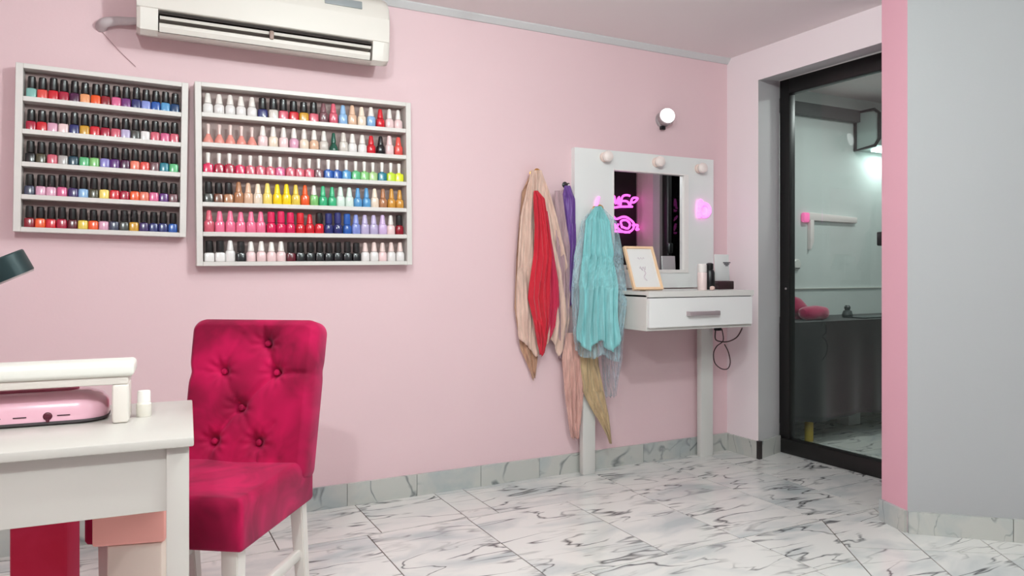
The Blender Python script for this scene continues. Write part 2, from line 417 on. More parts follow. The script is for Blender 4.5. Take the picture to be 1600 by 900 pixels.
# cabinet / cooler unit at the top right with light below
bx = on_y(1338, 205, .3)
cu = thing('wall_unit', 'pale wall unit with black edged end under the rear room ceiling', 'air conditioner', (bx.x, YR, 1.93))
bm = BM(); extrude_x(bm, [(0, 0), (-.17, .02), (-.2, .06), (-.2, .24), (-.16, .27), (0, .27)], .03, .8); obj('casing', bm, mat('grey_green_plastic', (165, 180, 176), .4), cu)
bm = BM(); extrude_x(bm, [(-.004, 0), (-.17, .02), (-.198, .06), (-.198, .235), (-.16, .262), (-.004, .266)], .005, .03); obj('end_panel', bm, MATS['grey_green_plastic'], cu)
bm = BM(); tube(bm, [(.0, y_, z_) for y_, z_ in ((-.012, .0), (-.172, .014), (-.205, .058), (-.205, .238), (-.165, .27), (-.012, .275))], .0125, 8, True); obj('end_trim', bm, mat('black_end_panel', (22, 28, 28), .4), cu)
bm = BM(); box(bm, .05, .75, -.205, -.198, .07, .13); obj('front_slot', bm, mat('grey_slot', (70, 84, 82), .4), cu)
area('unit_light', (bx.x + .25, YR - .12, 1.915), .08, 1.6, (.9, 1, .98))
bm = BM(); box(bm, .08, .5, -.14, -.08, -.012, .004); obj('light_strip', bm, mat('strip_light', (240, 255, 250), .5, emit=(225, 255, 248), es=6), cu)
# white T shape with glowing pink end, built to imitate a door glass reflection
b0 = on_y(1266, 338, YR - .03); b1 = on_y(1340, 339, YR - .03); b2 = on_y(1273, 390, YR - .03)
br = thing('glass_reflection', 'white T shape with a bright pink end imitating a reflection in the door glass', 'wall arm', (b0.x, YR, b0.z))
bm = BM(); box(bm, -.005, b1.x - b0.x, -.03, 0, -.028, .028, .006)
for v in bm.verts:
    if v.co.x > .1: v.co.z = v.co.z * .72 - .012
obj('arm', bm, mat('white_reflection', (225, 214, 212), .4, emit=(225, 205, 205), es=.12) if False else mat('white_reflection', (232, 220, 218), .4), br)
bm = BM(); box(bm, .005, .042, -.03, 0, b2.z - b0.z, -.02, .004)
for v in bm.verts:
    if v.co.z < -.15 and v.co.x > .02: v.co.z += .05
obj('upright', bm, MATS['white_reflection'], br)
bm = BM(); box(bm, -.06, -.004, -.035, 0, -.042, .026, .012); obj('end_glow', bm, mat('pink_reflection_glow', (250, 120, 180), .4, emit=(255, 110, 175), es=.5), br)  # pink end glows to imitate the reflected pink light
o1 = on_y(1243, 413, YR)
sk = thing('wall_outlet', 'round pale outlet on the rear room wall beside the door frame', 'outlet', (o1.x, YR, o1.z))
bm = BM(); lathe(bm, [(.04, 0), (.038, .012), (.03, .018)], 24, Matrix.Rotation(PI / 2, 4, 'X')); obj('plate', bm, WHITE, sk)
bm = BM(); box(bm, -.02, .02, -.022, -.016, -.03, -.024); obj('socket_slot', bm, BLACK, sk)
o1 = on_y(1305, 450, YR)
bm = BM(); box(bm, -.55, .9, -.012, 0, -.004, .004); tag(obj('trim_4', bm, WHITE, loc=(o1.x + .1, YR, o1.z)), kind='structure')
bm = BM(); box(bm, -.06, .06, -.05, .05, 0, .16, .004)
o = obj('storage_box', bm, mat('white_carton', (225, 226, 224), .5), loc=(1.28, .17, 0)); tag(o, 'white box on the floor under the black covered table', 'box')

# ------------------------------------------------------------------ neon sign on the dark board (seen in the mirror)
bd = thing('neon_sign', 'pink neon script sign on black board, seen reflected in the vanity mirror', 'neon sign', (0, -1.236, 1.0))
bm = BM(); box(bm, -.265, .232, .0005, .018, -.75, 1.1, .003); obj('black_board', bm, mat('black_board', (20, 14, 18), .35), bd)
NEON = mat('pink_neon', (255, 120, 235), .4, emit=(255, 100, 222), es=2.4)
def mpt(px, py, off=.05):            # point on the sign that the mirror shows at this pixel
    p = on_y(px, py, -.015); k = (3.255 + 1.236 - off) / 3.27
    return Vector((CX + (p.x - CX) * k, -1.236 + off, 1.05 + (p.z - 1.05) * k)) - Vector((0, -1.236, 1.0))
strokes = [[(956, 322), (959, 306), (962, 318), (967, 308), (966, 320)], [(969, 322), (972, 308), (978, 305), (984, 306)], [(971, 314), (980, 315), (983, 322), (974, 323)],
           [(984, 322), (988, 310), (996, 310), (991, 316), (985, 316)], [(956, 325), (970, 323), (988, 323)],
           [(955, 333), (962, 342), (972, 339), (980, 340), (990, 349), (988, 359), (978, 363), (968, 359), (960, 350)],
           [(972, 356), (970, 346), (978, 344), (984, 350), (981, 357), (973, 355)], [(956, 361), (970, 362), (984, 363)], [(988, 352), (996, 352), (994, 359), (998, 358)], [(957, 346), (961, 357), (966, 350)]]
for st in strokes:
    bm = BM(); tube(bm, smooth_pts([mpt(*q) for q in st], 5), .0085, 8); obj('neon_tube', bm, NEON, bd)

# ------------------------------------------------------------------ VANITY: mirror frame and table
FY = -.03
vm = thing('vanity_mirror', 'white framed vanity mirror with unlit bulbs on the pink wall', 'mirror', (0, 0, 0))
def wf(px, py, Y=FY): p = on_y(px, py, Y); return p.x, p.z
OX0, OZ1 = -1.085, 1.70; OX1 = -.135; OZ0 = .962
GX0, GX1, GZ0, GZ1 = -.842, -.325, 1.045, 1.602
bm = BM()
def ring_frame(bm, o, i, y0, y1):
    (a0, a1, c0, c1), (b0, b1, d0, d1) = o, i
    for (x0, x1, z0, z1) in ((a0, b0, c0, c1), (b1, a1, c0, c1), (b0, b1, d1, c1), (b0, b1, c0, d0)):
        box(bm, x0, x1, y0, y1, z0, z1)
ring_frame(bm, (OX0, OX1, OZ0, OZ1), (GX0, GX1, GZ0, GZ1), -.032, 0)
bmesh.ops.remove_doubles(bm, verts=bm.verts, dist=1e-5)
obj('frame', bm, WHITEG, vm, smooth=False)
bm = BM(); ring_frame(bm, (GX0, GX1, GZ0 - .0, GZ1), (GX0 + .004, GX1 - .03, GZ0 + .018, GZ1 - .006), -.036, -.006); obj('inner_bevel', bm, mat('bevel_white', (236, 230, 226), .3), vm, smooth=False)
bm = BM(); box(bm, GX0, GX1, -.016, -.012, GZ0, GZ1); obj('mirror_glass', bm, mat('silvered_glass', (225, 226, 228), .012, 1), vm, smooth=False)
BULB = mat('unlit_bulb', (240, 226, 220), .35); BSOCK = mat('bulb_socket', (236, 212, 202), .4)
for px, py in ((945, 246), (1026, 254), (1092, 264)):
    x, z = wf(px, py)
    R = Matrix.Translation((x - .008, -.03, z)) @ Matrix.Rotation(PI / 2, 4, 'X')
    bm = BM(); lathe(bm, [(.026, 0), (.026, .016), (.02, .02)], 24, R); s = obj('bulb_socket', bm, BSOCK, vm)
    bm = BM(); lathe(bm, [(.016, .018), (.026, .028), (.03, .04), (.027, .052), (.016, .06), (.004, .062)], 24, R); obj('bulb', bm, BULB, vm)
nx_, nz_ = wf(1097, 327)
def refl_loop(cx, cz, rx, rz, n=20, ph=0): return [(cx + rx * math.cos(ph + 2 * PI * k / n) * (1 + .12 * math.sin(3 * k)), FY - .0165, cz + rz * math.sin(ph + 2 * PI * k / n)) for k in range(n)]
REFLGLOW = mat('frame_reflection_glow', (255, 150, 235), .4, emit=(255, 125, 232), es=1.5)  # glow colour for the built reflections on the mirror frame
nn = thing('reflection_loop', 'small glowing pink loop imitating a reflection on the right side of the mirror frame', 'reflection', (0, 0, 0))  # emissive loop in place of a reflection in the glossy frame
bm = BM(); tube(bm, refl_loop(nx_ + .004, nz_ - .006, .038, .036), .010, 10, True); obj('loop_glow', bm, REFLGLOW, nn)
bm = BM(); tube(bm, smooth_pts([(nx_ - .034, FY - .0165, nz_ - .052), (nx_ - .036, FY - .0165, nz_ + .01), (nx_ - .026, FY - .0165, nz_ + .05), (nx_ - .006, FY - .0165, nz_ + .03)], 5), .007, 8); obj('tail_glow', bm, REFLGLOW, nn)
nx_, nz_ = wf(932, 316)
bm = BM(); tube(bm, [(nx_ - .008, FY - .01, nz_ - .026), (nx_ + .0, FY - .01, nz_ + .003), (nx_ + .01, FY - .01, nz_ + .028)], .007, 8)  # emissive stroke, modelled instead of a reflection in the frame
tag(obj('reflection_stroke', bm, REFLGLOW), 'short slanted pink glow imitating a reflection on the left mirror frame above the teal scarf', 'reflection')

TX0, TX1, TY0, TZ0, TZ1 = -.945, -.262, -.45, .766, .956
vt = thing('vanity_table', 'white wall-mounted vanity shelf with one drawer and two board legs', 'dressing table', (0, 0, 0))
bm = BM(); t = .018
box(bm, TX0, TX1, TY0 - .019, -.033, TZ1 - .028, TZ1, .0015); box(bm, TX0, TX1, TY0, -.033, TZ0, TZ0 + t, .0015)
box(bm, TX0, TX0 + t, TY0, -.033, TZ0 + t, TZ1 - t); box(bm, TX1 - t, TX1, TY0, -.033, TZ0 + t, TZ1 - t); box(bm, TX0 + t, TX1 - t, -.05, -.033, TZ0 + t, TZ1 - t)
obj('carcass', bm, WHITE, vt, smooth=False)
bm = BM(); box(bm, TX0 + .004, TX1 - .012, TY0 - .018, TY0 - .0008, TZ0 + .016, TZ1 - .032, .0015); dr = obj('drawer', bm, WHITEG, vt, smooth=False)
bm = BM(); box(bm, TX0 + .004, TX1 - .008, TY0 - .0025, TY0 - .0004, TZ1 - .036, TZ1 - .028); obj('drawer_gap', bm, ACD, vt, smooth=False)
ha = on_y(1075, 491, TY0 - .03); hb = on_y(1123, 488, TY0 - .03)
bm = BM(); zc = (ha.z + hb.z) / 2
box(bm, ha.x, hb.x, TY0 - .044, TY0 - .036, zc - .011, zc + .011, .003)
for x in (ha.x, hb.x - .012): box(bm, x, x + .012, TY0 - .04, TY0 - .017, zc - .011, zc + .011, .002)
obj('handle', bm, CHROME, dr)
for px in ((908, 930), (1093, 1114)):
    a = on_y(px[0], 600, -.075).x; b = on_y(px[1], 600, -.075).x
    bm = BM(); box(bm, a + .012, b, -.076, -.04, 0, TZ0 if px[0] > 1000 else TZ1 + .0, .002); obj('leg', bm, WHITE, vt)

# things on the vanity shelf
pf = on_y(1013, 453, -.36); pfl = on_y(995, 453, -.36); pfr = on_y(1036, 453, -.36)
wdt = pfr.x - pfl.x + .01
fr = thing('picture_frame', 'gold-edged picture frame with white print leaning on the vanity shelf', 'picture frame', (0, 0, 0))
fr.location = (pf.x + .002, -.355, TZ1 + .0045); fr.rotation_euler = (math.radians(-24), 0, math.radians(-4))
W2, H2 = wdt / 2 , .235
bm = BM(); ring_frame(bm, (-W2, W2, 0, H2), (-W2 + .011, W2 - .011, .011, H2 - .011), -.012, .004); obj('frame_border', bm, mat('pale_gold', (240, 204, 166), .35, .1), fr, smooth=False)
bm = BM(); box(bm, -W2 + .01, W2 - .01, -.004, .002, .01, H2 - .01); obj('print', bm, mat('print_paper', (226, 224, 222), .35), fr, smooth=False)
bm = BM(); box(bm, -.012, .012, .004, .01, .02, H2 * .75); box(bm, -.012, .012, .004, .05, .012, .018); obj('easel_back', bm, mat('brown_backing', (70, 50, 38), .7), fr, smooth=False)
bm = BM()
tube(bm, [(-.02 + .04 * k / 8, -.0055, .17 + .006 * math.sin(k * 2)) for k in range(9)], .0014, 5)
tube(bm, [(-.02 + .034 * k / 8, -.0055, .115 + .012 * math.sin(k * 1.7)) for k in range(9)], .0022, 5)
tube(bm, [(.0 + .008 * math.sin(k), -.0055, .105 - .008 * k) for k in range(8)], .0028, 5)
obj('printed_drawing', bm, mat('faint_ink', (208, 196, 202), .6), fr)
q = on_y(1097, 453, -.36)
bt = thing('tube_bottle', 'pale pink cylinder bottle on the vanity shelf, left of the dark bottle', 'bottle', (q.x, -.36, TZ1))
bm = BM(); lathe(bm, [(.022, 0), (.024, .004), (.024, .09), (.023, .092)], 28); obj('body', bm, mat('blush_plastic', (232, 212, 208), .35), bt)
bm = BM(); lathe(bm, [(.0225, .093), (.0235, .096), (.023, .132), (.02, .136)], 28); obj('cap', bm, mat('white_plastic', (235, 228, 224), .35), bt)
q = on_y(1109, 452, -.27)
bt = thing('spray_bottle', 'black bottle on the vanity shelf between the pale bottle and white card', 'bottle', (q.x, -.27, TZ1))
bm = BM(); lathe(bm, [(.024, 0), (.026, .005), (.026, .09), (.02, .105), (.012, .11)], 28); obj('body', bm, BLACK, bt)
bm = BM(); lathe(bm, [(.018, .108), (.019, .112), (.019, .138), (.01, .143)], 24); obj('cap', bm, BLACK, bt)
q = on_y(1128, 452, -.24)
hd_ = thing('card_box', 'dark box with a white card standing in it, beside the door wall', 'card holder', (q.x, -.24, TZ1))
bm = BM(); box(bm, -.055, .05, -.04, .03, 0, .045, .004); obj('dark_base', bm, mat('dark_maroon', (52, 28, 32), .5), hd_)
bm = BM(); box(bm, -.045, .052, -.006, .006, .046, .19, .002); 
for v in bm.verts:
    if v.co.z > .1: v.co.x -= .008
obj('white_card', bm, mat('white_card', (222, 222, 220), .5), hd_)
bm = BM()
for k, wd in enumerate((.026, .018, .009)): box(bm, .028 - wd, .028 + wd, -.0085, -.006, .142 - k * .008, .148 - k * .008)
obj('card_logo', bm, mat('logo_grey', (96, 92, 96), .5), hd_)
q = on_y(1106, 452, -.40)
bm = BM(); pillowish(bm, .034, .024, .022, Matrix.Rotation(.6, 4, 'Z'), 10)
tag(obj('makeup_sponge', bm, mat('blush_sponge', (222, 190, 180), .8), loc=(q.x + .03, -.40, TZ1 + .011)), 'small pink sponge lying on the shelf before the dark box', 'sponge')
q = on_y(1103, 452, -.38)
bm = BM(); lathe(bm, [(.016, 0), (.018, .02), (.012, .03), (.013, .048), (.006, .052)], 20)
tag(obj('perfume_bottle', bm, mat('dark_glass', (46, 34, 36), .2), loc=(q.x + .012, -.335, TZ1)), 'small dark glass bottle at the foot of the pale cylinder bottle', 'bottle')
# cable under the shelf
pts = [on_y(*p, -.12) for p in ((1118, 516), (1118, 530), (1128, 534), (1140, 533), (1152, 526), (1160, 512))]
pts2 = [on_y(*p, -.12) for p in ((1128, 514), (1130, 532), (1120, 541), (1115, 552), (1117, 567), (1127, 576), (1137, 576), (1141, 566), (1138, 550), (1132, 538))]
cb = thing('power_cable', 'thin dark cable looping below the vanity shelf near the corner', 'cable', (0, 0, 0))
DC = mat('dark_cable', (58, 34, 32), .5)
bm = BM(); tube(bm, smooth_pts(pts, 6), .0035, 8); obj('cord', bm, DC, cb)
bm = BM(); tube(bm, smooth_pts(pts2, 6), .003, 8); obj('cord_loop', bm, DC, cb)
a = on_y(1122, 522, -.1); bm = BM(); box(bm, a.x - .015, a.x + .015, -.115, -.08, TZ0 - .05, TZ0 - .001, .004); obj('plug', bm, BLACK, cb)

# wall lamp above the mirror
q = on_y(1034, 188)
wl_ = thing('wall_lamp', 'small round wall spotlight glowing white above the vanity mirror', 'wall lamp', (q.x, 0, q.z))
Rw = Matrix.Rotation(PI / 2, 4, 'X')
bm = BM(); lathe(bm, [(.044, 0), (.044, .014), (.04, .02)], 32, Rw); obj('base', bm, mat('grey_lamp_metal', (170, 160, 162), .4), wl_)
Rt = Matrix.Translation((0, -.018, 0)) @ Matrix.Rotation(math.radians(-18), 4, 'Z') @ Matrix.Rotation(math.radians(-12), 4, 'X') @ Rw
bm = BM(); lathe(bm, [(.034, 0), (.044, .02), (.046, .05), (.044, .054)], 32, Rt); obj('housing', bm, MATS['grey_lamp_metal'], wl_)
bm = BM(); lathe(bm, [(.038, .05), (.041, .058), (.036, .07), (.02, .078), (.004, .08)], 32, Rt); obj('lamp_lens', bm, mat('lit_lens', (255, 255, 255), .4, emit=(255, 250, 250), es=4), wl_)
bm = BM(); box(bm, -.026, .004, -.03, -.012, -.058, -.038, .003); obj('bracket', bm, BLACK, wl_)

# ------------------------------------------------------------------ HOOKS AND SCARVES
def cloth_mat(name, rgb, alpha=1.0, sheen=.3, rough=.8):
    m = bpy.data.materials.new(name); m.use_nodes = True; nt = m.node_tree; N = nt.nodes.new; L = nt.links.new
    b = nt.nodes['Principled BSDF']; b.inputs['Base Color'].default_value = (*lin(rgb), 1); b.inputs['Roughness'].default_value = rough
    b.inputs['Sheen Weight'].default_value = sheen
    tc = N('ShaderNodeTexCoord'); wv = N('ShaderNodeTexNoise'); wv.inputs['Scale'].default_value = 14; wv.inputs['Detail'].default_value = 3
    mp = N('ShaderNodeMapping'); mp.inputs['Scale'].default_value = (5, 5, .6); L(tc.outputs['Object'], mp.inputs[0]); L(mp.outputs[0], wv.inputs['Vector'])
    if alpha < 1:
        r = N('ShaderNodeMapRange'); r.inputs['From Min'].default_value = .3; r.inputs['From Max'].default_value = .7
        r.inputs['To Min'].default_value = max(0, alpha - .22); r.inputs['To Max'].default_value = min(1, alpha + .22); L(wv.outputs['Fac'], r.inputs['Value']); L(r.outputs[0], b.inputs['Alpha'])
    bp = N('ShaderNodeBump'); bp.inputs['Strength'].default_value = .35; bp.inputs['Distance'].default_value = .01; L(wv.outputs['Fac'], bp.inputs['Height']); L(bp.outputs[0], b.inputs['Normal'])
    return m
def scarf(name, rows, m, label, folds=5, amp=.02, nu=60, nv=50, tails=None, ph=0, seed=1, cat='scarf', parent=None, group='scarves on the wall hooks'):
    """rows: (py, px_left, px_right, Y_left, Y_right); each row is a line of the cloth at that height"""
    rnd = random.Random(seed); bm = BM()
    pts = []
    L3 = [(on_y(xl, y, yl), on_y(xr, y, yr)) for y, xl, xr, yl, yr in rows]
    K = len(L3) - 1; grid = []
    a1, a2, a3 = rnd.uniform(0, 6), rnd.uniform(0, 6), rnd.uniform(0, 6)
    for j in range(nv + 1):
        t = j / nv * K; k = min(int(t), K - 1); f = t - k; f = f * f * (3 - 2 * f) if 0 < k < K - 1 else f
        l = L3[k][0].lerp(L3[k + 1][0], f); r = L3[k][1].lerp(L3[k + 1][1], f); v = j / nv; row = []
        for i in range(nu + 1):
            u = i / nu; p = l.lerp(r, u)
            wob = .07 * math.sin(v * 4 + a1) + .04 * math.sin(v * 9 + a2) + .05 * math.sin(u * 6 + a3)
            a = amp * min(1, .25 + v * 1.8)
            soft = .65 + .35 * math.sin(u * 9 + v * 5 + a2)
            p.y += -a * (1 + soft * math.sin(2 * PI * folds * (u + wob) + ph)) - a * .35 * math.sin(2 * PI * folds * 1.7 * (u - wob) + a3) - a * .25 * math.sin(v * 14 + u * 9 + a1)
            p.x += .006 * math.sin(v * 8 + a3 + u * 2) * v
            if u < .12 or u > .88: p.y += .3 * a
            if tails:
                tl = tails[0]; q = u * (len(tl) - 1); q0 = min(int(q), len(tl) - 2); d = tl[q0] + (tl[q0 + 1] - tl[q0]) * (q - q0)
                p.z -= d * max(0, v - .35) ** 1.3
            p.z += .004 * math.sin(u * 17 + a2) * v
            row.append(bm.verts.new(p))
        grid.append(row)
    for j in range(nv):
        for i in range(nu): bm.faces.new((grid[j][i], grid[j][i + 1], grid[j + 1][i + 1], grid[j + 1][i]))
    o = obj(name, bm, m, parent, angle=80)
    s = o.modifiers.new('thickness', 'SOLIDIFY'); s.thickness = .0016
    if not parent: tag(o, label, cat, group)
    return o
def hook(px, py, label, gold=True, Y=0.0):
    q = on_y(px, py, Y - .03)
    t = thing('wall_hook', label, 'hook', (q.x, Y, q.z))
    mm = GOLD if gold else BLACK
    bm = BM(); lathe(bm, [(.016, 0), (.016, .004), (.007, .008), (.006, .04)], 20, Rw); obj('stem', bm, mm, t)
    if gold:
        bm = BM(); lathe(bm, [(.008, .038), (.017, .044), (.02, .052), (.016, .06), (.005, .064)], 20, Rw); obj('knob', bm, mm, t)
    else:
        bm = BM(); box(bm, -.004, .004, -.043, -.037, -.045, .0, .001); obj('hook_arm', bm, WHITE, t)
hook(836, 270, 'round brass wall hook holding the red and blush scarves')
hook(887, 288, 'small dark wall hook holding the purple scarf', False)
BEIGE = cloth_mat('beige_chiffon', (226, 192, 176), .9); BLUSH = cloth_mat('blush_chiffon', (224, 176, 164), .72)
SAND = cloth_mat('sand_chiffon', (206, 160, 130), .72); RED = cloth_mat('red_chiffon', (196, 14, 42), 1.0)
CRIM = cloth_mat('crimson_chiffon', (186, 22, 66), 1.0); LILAC = cloth_mat('grey_lilac_chiffon', (190, 158, 164), .75)
PURP = cloth_mat('purple_satin', (104, 62, 142), 1, rough=.45); TEAL = cloth_mat('teal_tulle', (138, 204, 206), .96)
TEALS = cloth_mat('pale_teal_tulle', (186, 214, 222), .34); GREYS = cloth_mat('grey_lavender_tulle', (180, 190, 204), .30); GOLDF = cloth_mat('gold_trim_chiffon', (196, 168, 128), .85)
scarf('chiffon_scarf', [(268, 830, 842, -.045, -.045), (300, 814, 838, -.02, -.03), (400, 806, 834, -.015, -.03), (480, 803, 836, -.015, -.03), (545, 812, 838, -.015, -.03), (585, 828, 836, -.015, -.02)], SAND,
      'sand brown chiffon scarf behind the red scarf, longest at the far left', 3, .009, tails=([.0, .05, -.02, .03],), seed=2)
scarf('chiffon_scarf', [(266, 829, 846, -.06, -.06), (290, 824, 852, -.05, -.05), (340, 812, 866, -.05, -.05), (420, 805, 884, -.045, -.045), (500, 807, 890, -.04, -.04), (540, 812, 884, -.04, -.04)], BEIGE,
      'pale beige scarf draped from the brass hook around the red scarf', 5, .014, tails=([-.06, .0, .1, .0, -.05, .09, .0],), seed=3)
scarf('chiffon_scarf', [(298, 866, 878, -.05, -.05), (380, 868, 888, -.05, -.05), (460, 868, 890, -.045, -.045), (560, 873, 886, -.03, -.03)], LILAC,
      'dusty lilac scarf hanging between the beige and purple scarves', 3, .009, seed=4)
scarf('chiffon_scarf', [(298, 834, 840, -.088, -.088), (310, 833, 850, -.088, -.088), (350, 834, 855, -.085, -.085), (400, 832, 861, -.085, -.085), (440, 827, 858, -.085, -.085), (465, 825, 858, -.08, -.08), (500, 834, 857, -.08, -.08), (528, 839, 852, -.075, -.075), (553, 841, 847, -.075, -.075)], RED,
      'bright red scarf hanging in front under the brass hook', 3.4, .013, tails=([.0, .02, .0, -.02],), seed=5)
scarf('chiffon_scarf', [(330, 846, 855, -.072, -.072), (380, 846, 862, -.07, -.07), (440, 846, 871, -.068, -.068), (480, 848, 874, -.066, -.066), (512, 848, 868, -.062, -.062), (530, 848, 856, -.06, -.06)], CRIM,
      'darker crimson scarf fold showing right of the bright red scarf', 2.6, .010, tails=([.02, .0, -.03, .02, -.06],), seed=15)
scarf('satin_scarf', [(290, 882, 891, -.05, -.05), (310, 878, 898, -.03, -.04), (350, 880, 896, -.03, -.04), (385, 876, 898, -.03, -.04), (440, 877, 896, -.03, -.04), (478, 880, 892, -.02, -.03)], PURP,
      'purple satin scarf hanging between the beige scarf and mirror frame', 3, .01, tails=([.0, .03, -.02],), seed=6)
scarf('chiffon_scarf', [(520, 884, 906, -.05, -.06), (560, 878, 914, -.05, -.09), (610, 880, 912, -.05, -.1), (660, 888, 908, -.05, -.1), (685, 893, 903, -.05, -.09)], BLUSH,
      'peach chiffon scarf end hanging lowest, left of the table leg', 3, .01, seed=7)
scarf('chiffon_scarf', [(530, 904, 932, -.1, -.1), (570, 906, 935, -.1, -.1), (610, 910, 942, -.1, -.1), (650, 930, 950, -.1, -.1), (692, 951, 956, -.1, -.1)], GOLDF,
      'beige gold-edged scarf tail trailing in front of the left table leg', 3, .008, seed=8)
hook(934, 326, 'small brass hook on the mirror frame holding the teal tulle scarf', True, -.032)
scarf('tulle_scarf', [(324, 925, 940, -.1, -.1), (345, 908, 962, -.08, -.1), (400, 896, 974, -.08, -.13), (450, 892, 978, -.1, -.27), (480, 892, 976, -.1, -.3), (530, 892, 970, -.1, -.3), (558, 896, 968, -.1, -.27)], TEALS,
      'sheer pale teal tulle wrapped around the darker teal scarf', 4, .012, tails=([-.06, .0, .02, -.03, .02, .04],), seed=9)
scarf('tulle_scarf', [(322, 930, 939, -.125, -.125), (345, 914, 951, -.12, -.12), (400, 908, 958, -.12, -.15), (450, 903, 963, -.15, -.31), (500, 902, 964, -.15, -.33), (540, 900, 966, -.15, -.33)], TEAL,
      'dense teal tulle scarf hanging on the left of the vanity mirror', 5, .017, tails=([-.05, .0, .055, -.03, -.05, .04, .05, -.04],), seed=10)
scarf('tulle_scarf', [(380, 950, 962, -.07, -.1), (430, 946, 977, -.07, -.2), (455, 944, 979, -.07, -.25), (560, 940, 972, -.09, -.29), (620, 946, 960, -.09, -.2)], GREYS,
      'grey lavender sheer tulle at the right edge of the teal scarf', 3, .008, seed=12)

# ------------------------------------------------------------------ AIR CONDITIONER
ax0, ax1 = -3.118, -2.138
ac = thing('air_conditioner', 'white split air conditioner mounted high above the polish racks', 'air conditioner', (0, 0, 0))
full = [(0, 1.99), (-.10, 1.968), (-.165, 1.948), (-.196, 1.962), (-.208, 2.03), (-.21, 2.14), (-.2, 2.2), (-.17, 2.235), (-.1, 2.25), (0, 2.25)]
midp = [(0, 1.99), (-.10, 1.968), (-.165, 1.948), (-.192, 1.958), (-.12, 1.985), (-.12, 2.03), (-.206, 2.04), (-.21, 2.14), (-.2, 2.2), (-.17, 2.235), (-.1, 2.25), (0, 2.25)]
m0 = on_y(247, 30, -.2).x; m1 = on_y(582, 75, -.2).x
bm = BM(); extrude_x(bm, full, ax0 + .012, m0); extrude_x(bm, midp, m0, m1); extrude_x(bm, full, m1, ax1 - .03)
def shrink(prof, k, cy=-.1, cz=2.09): return [(cy + (p[0] - cy) * (k if p[0] < -.02 else 1), cz + (p[1] - cz) * k) for p in prof]
xs_ = [(ax1 - .03, 1.0), (ax1 - .015, .985), (ax1 - .004, .955), (ax1, .9)]
for (xa, ka), (xb, kb) in zip(xs_, xs_[1:]):
    a = [bm.verts.new((xa, *p)) for p in shrink(full, ka)]; b = [bm.verts.new((xb, *p)) for p in shrink(full, kb)]
    for i in range(len(a)): bm.faces.new((a[i], b[i], b[(i + 1) % len(a)], a[(i + 1) % len(a)]))
bm.faces.new(b)
a = [bm.verts.new((ax0 + .012, *p)) for p in full]; b = [bm.verts.new((ax0, *p)) for p in shrink(full, .94)]
for i in range(len(a)): bm.faces.new((a[i], b[i], b[(i + 1) % len(a)], a[(i + 1) % len(a)]))
bm.faces.new(b)
bmesh.ops.remove_doubles(bm, verts=bm.verts, dist=1e-5)
obj('casing', bm, ACW, ac, angle=40)
bm = BM(); box(bm, m0 + .001, m1 - .001, -.121, -.118, 1.986, 2.029); obj('air_outlet', bm, ACD, ac, smooth=False)
bm = BM(); extrude_x(bm, [(-.125, 2.024), (-.2, 2.026), (-.2, 2.0325), (-.125, 2.036)], m0 + .004, m1 - .004); obj('shadow_slot', bm, ACD, ac, smooth=False)
bm = BM(); extrude_x(bm, [(-.196, 2.008), (-.202, 2.018), (-.196, 2.02), (-.15, 2.012), (-.15, 2.008)], m0 + .006, m1 - .006); obj('upper_louver', bm, ACW, ac)
bm = BM(); extrude_x(bm, [(-.199, 1.958), (-.2075, 1.975), (-.207, 1.988), (-.2, 1.992), (-.193, 1.978), (-.192, 1.965)], m0 + .004, m1 - .012); obj('lower_louver', bm, ACW, ac)
q = on_y(424, 52, -.2); bm = BM(); box(bm, q.x - .008, q.x + .008, -.213, -.2, 1.985, 2.02, .003); obj('louver_clip', bm, mat('brown_clip', (150, 125, 115), .5), ac)
q = on_y(426, 30, -.21); bm = BM(); box(bm, q.x - .045, q.x + .045, -.2105, -.207, q.z - .002, q.z + .002); obj('panel_notch', bm, ACD, ac, smooth=False)
q = on_y(537, 10, -.21); q0 = on_y(508, 10, -.21); q1 = on_y(566, 10, -.21)
bm = BM(); box(bm, q0.x, q1.x, -.2125, -.2, 2.168, 2.2, .0015)
for v in bm.verts: v.co.y += (v.co.z - 2.168) * .12
obj('display_panel', bm, GREYP, ac)
bm = BM(); extrude_x(bm, [(-.2075, 2.04), (-.2115, 2.043), (-.2125, 2.14), (-.2075, 2.14)], ax0 + .0, ax1 - .006); obj('front_cover_lip', bm, ACW, ac)
pp = smooth_pts([on_y(222, 33, -.06), on_y(200, 33, -.05), on_y(180, 33, -.035), on_y(163, 36, -.03), on_y(158, 42, .0)], 5)
bm = BM(); tube(bm, pp, [.013 + .009 * i / (len(pp) - 1) for i in range(len(pp))], 14); obj('pipe', bm, PIPE, ac)
# hairline wire from the pipe down to the left rack
bm = BM(); tube(bm, smooth_pts([on_y(160, 50, -.004), on_y(185, 78, -.004), (on_y(212, 104, -.004))], 5), .0012, 6)
tag(obj('thin_wire', bm, mat('grey_wire', (185, 150, 152), .6)), 'thin grey wire running down the wall from the pipe', 'wire')

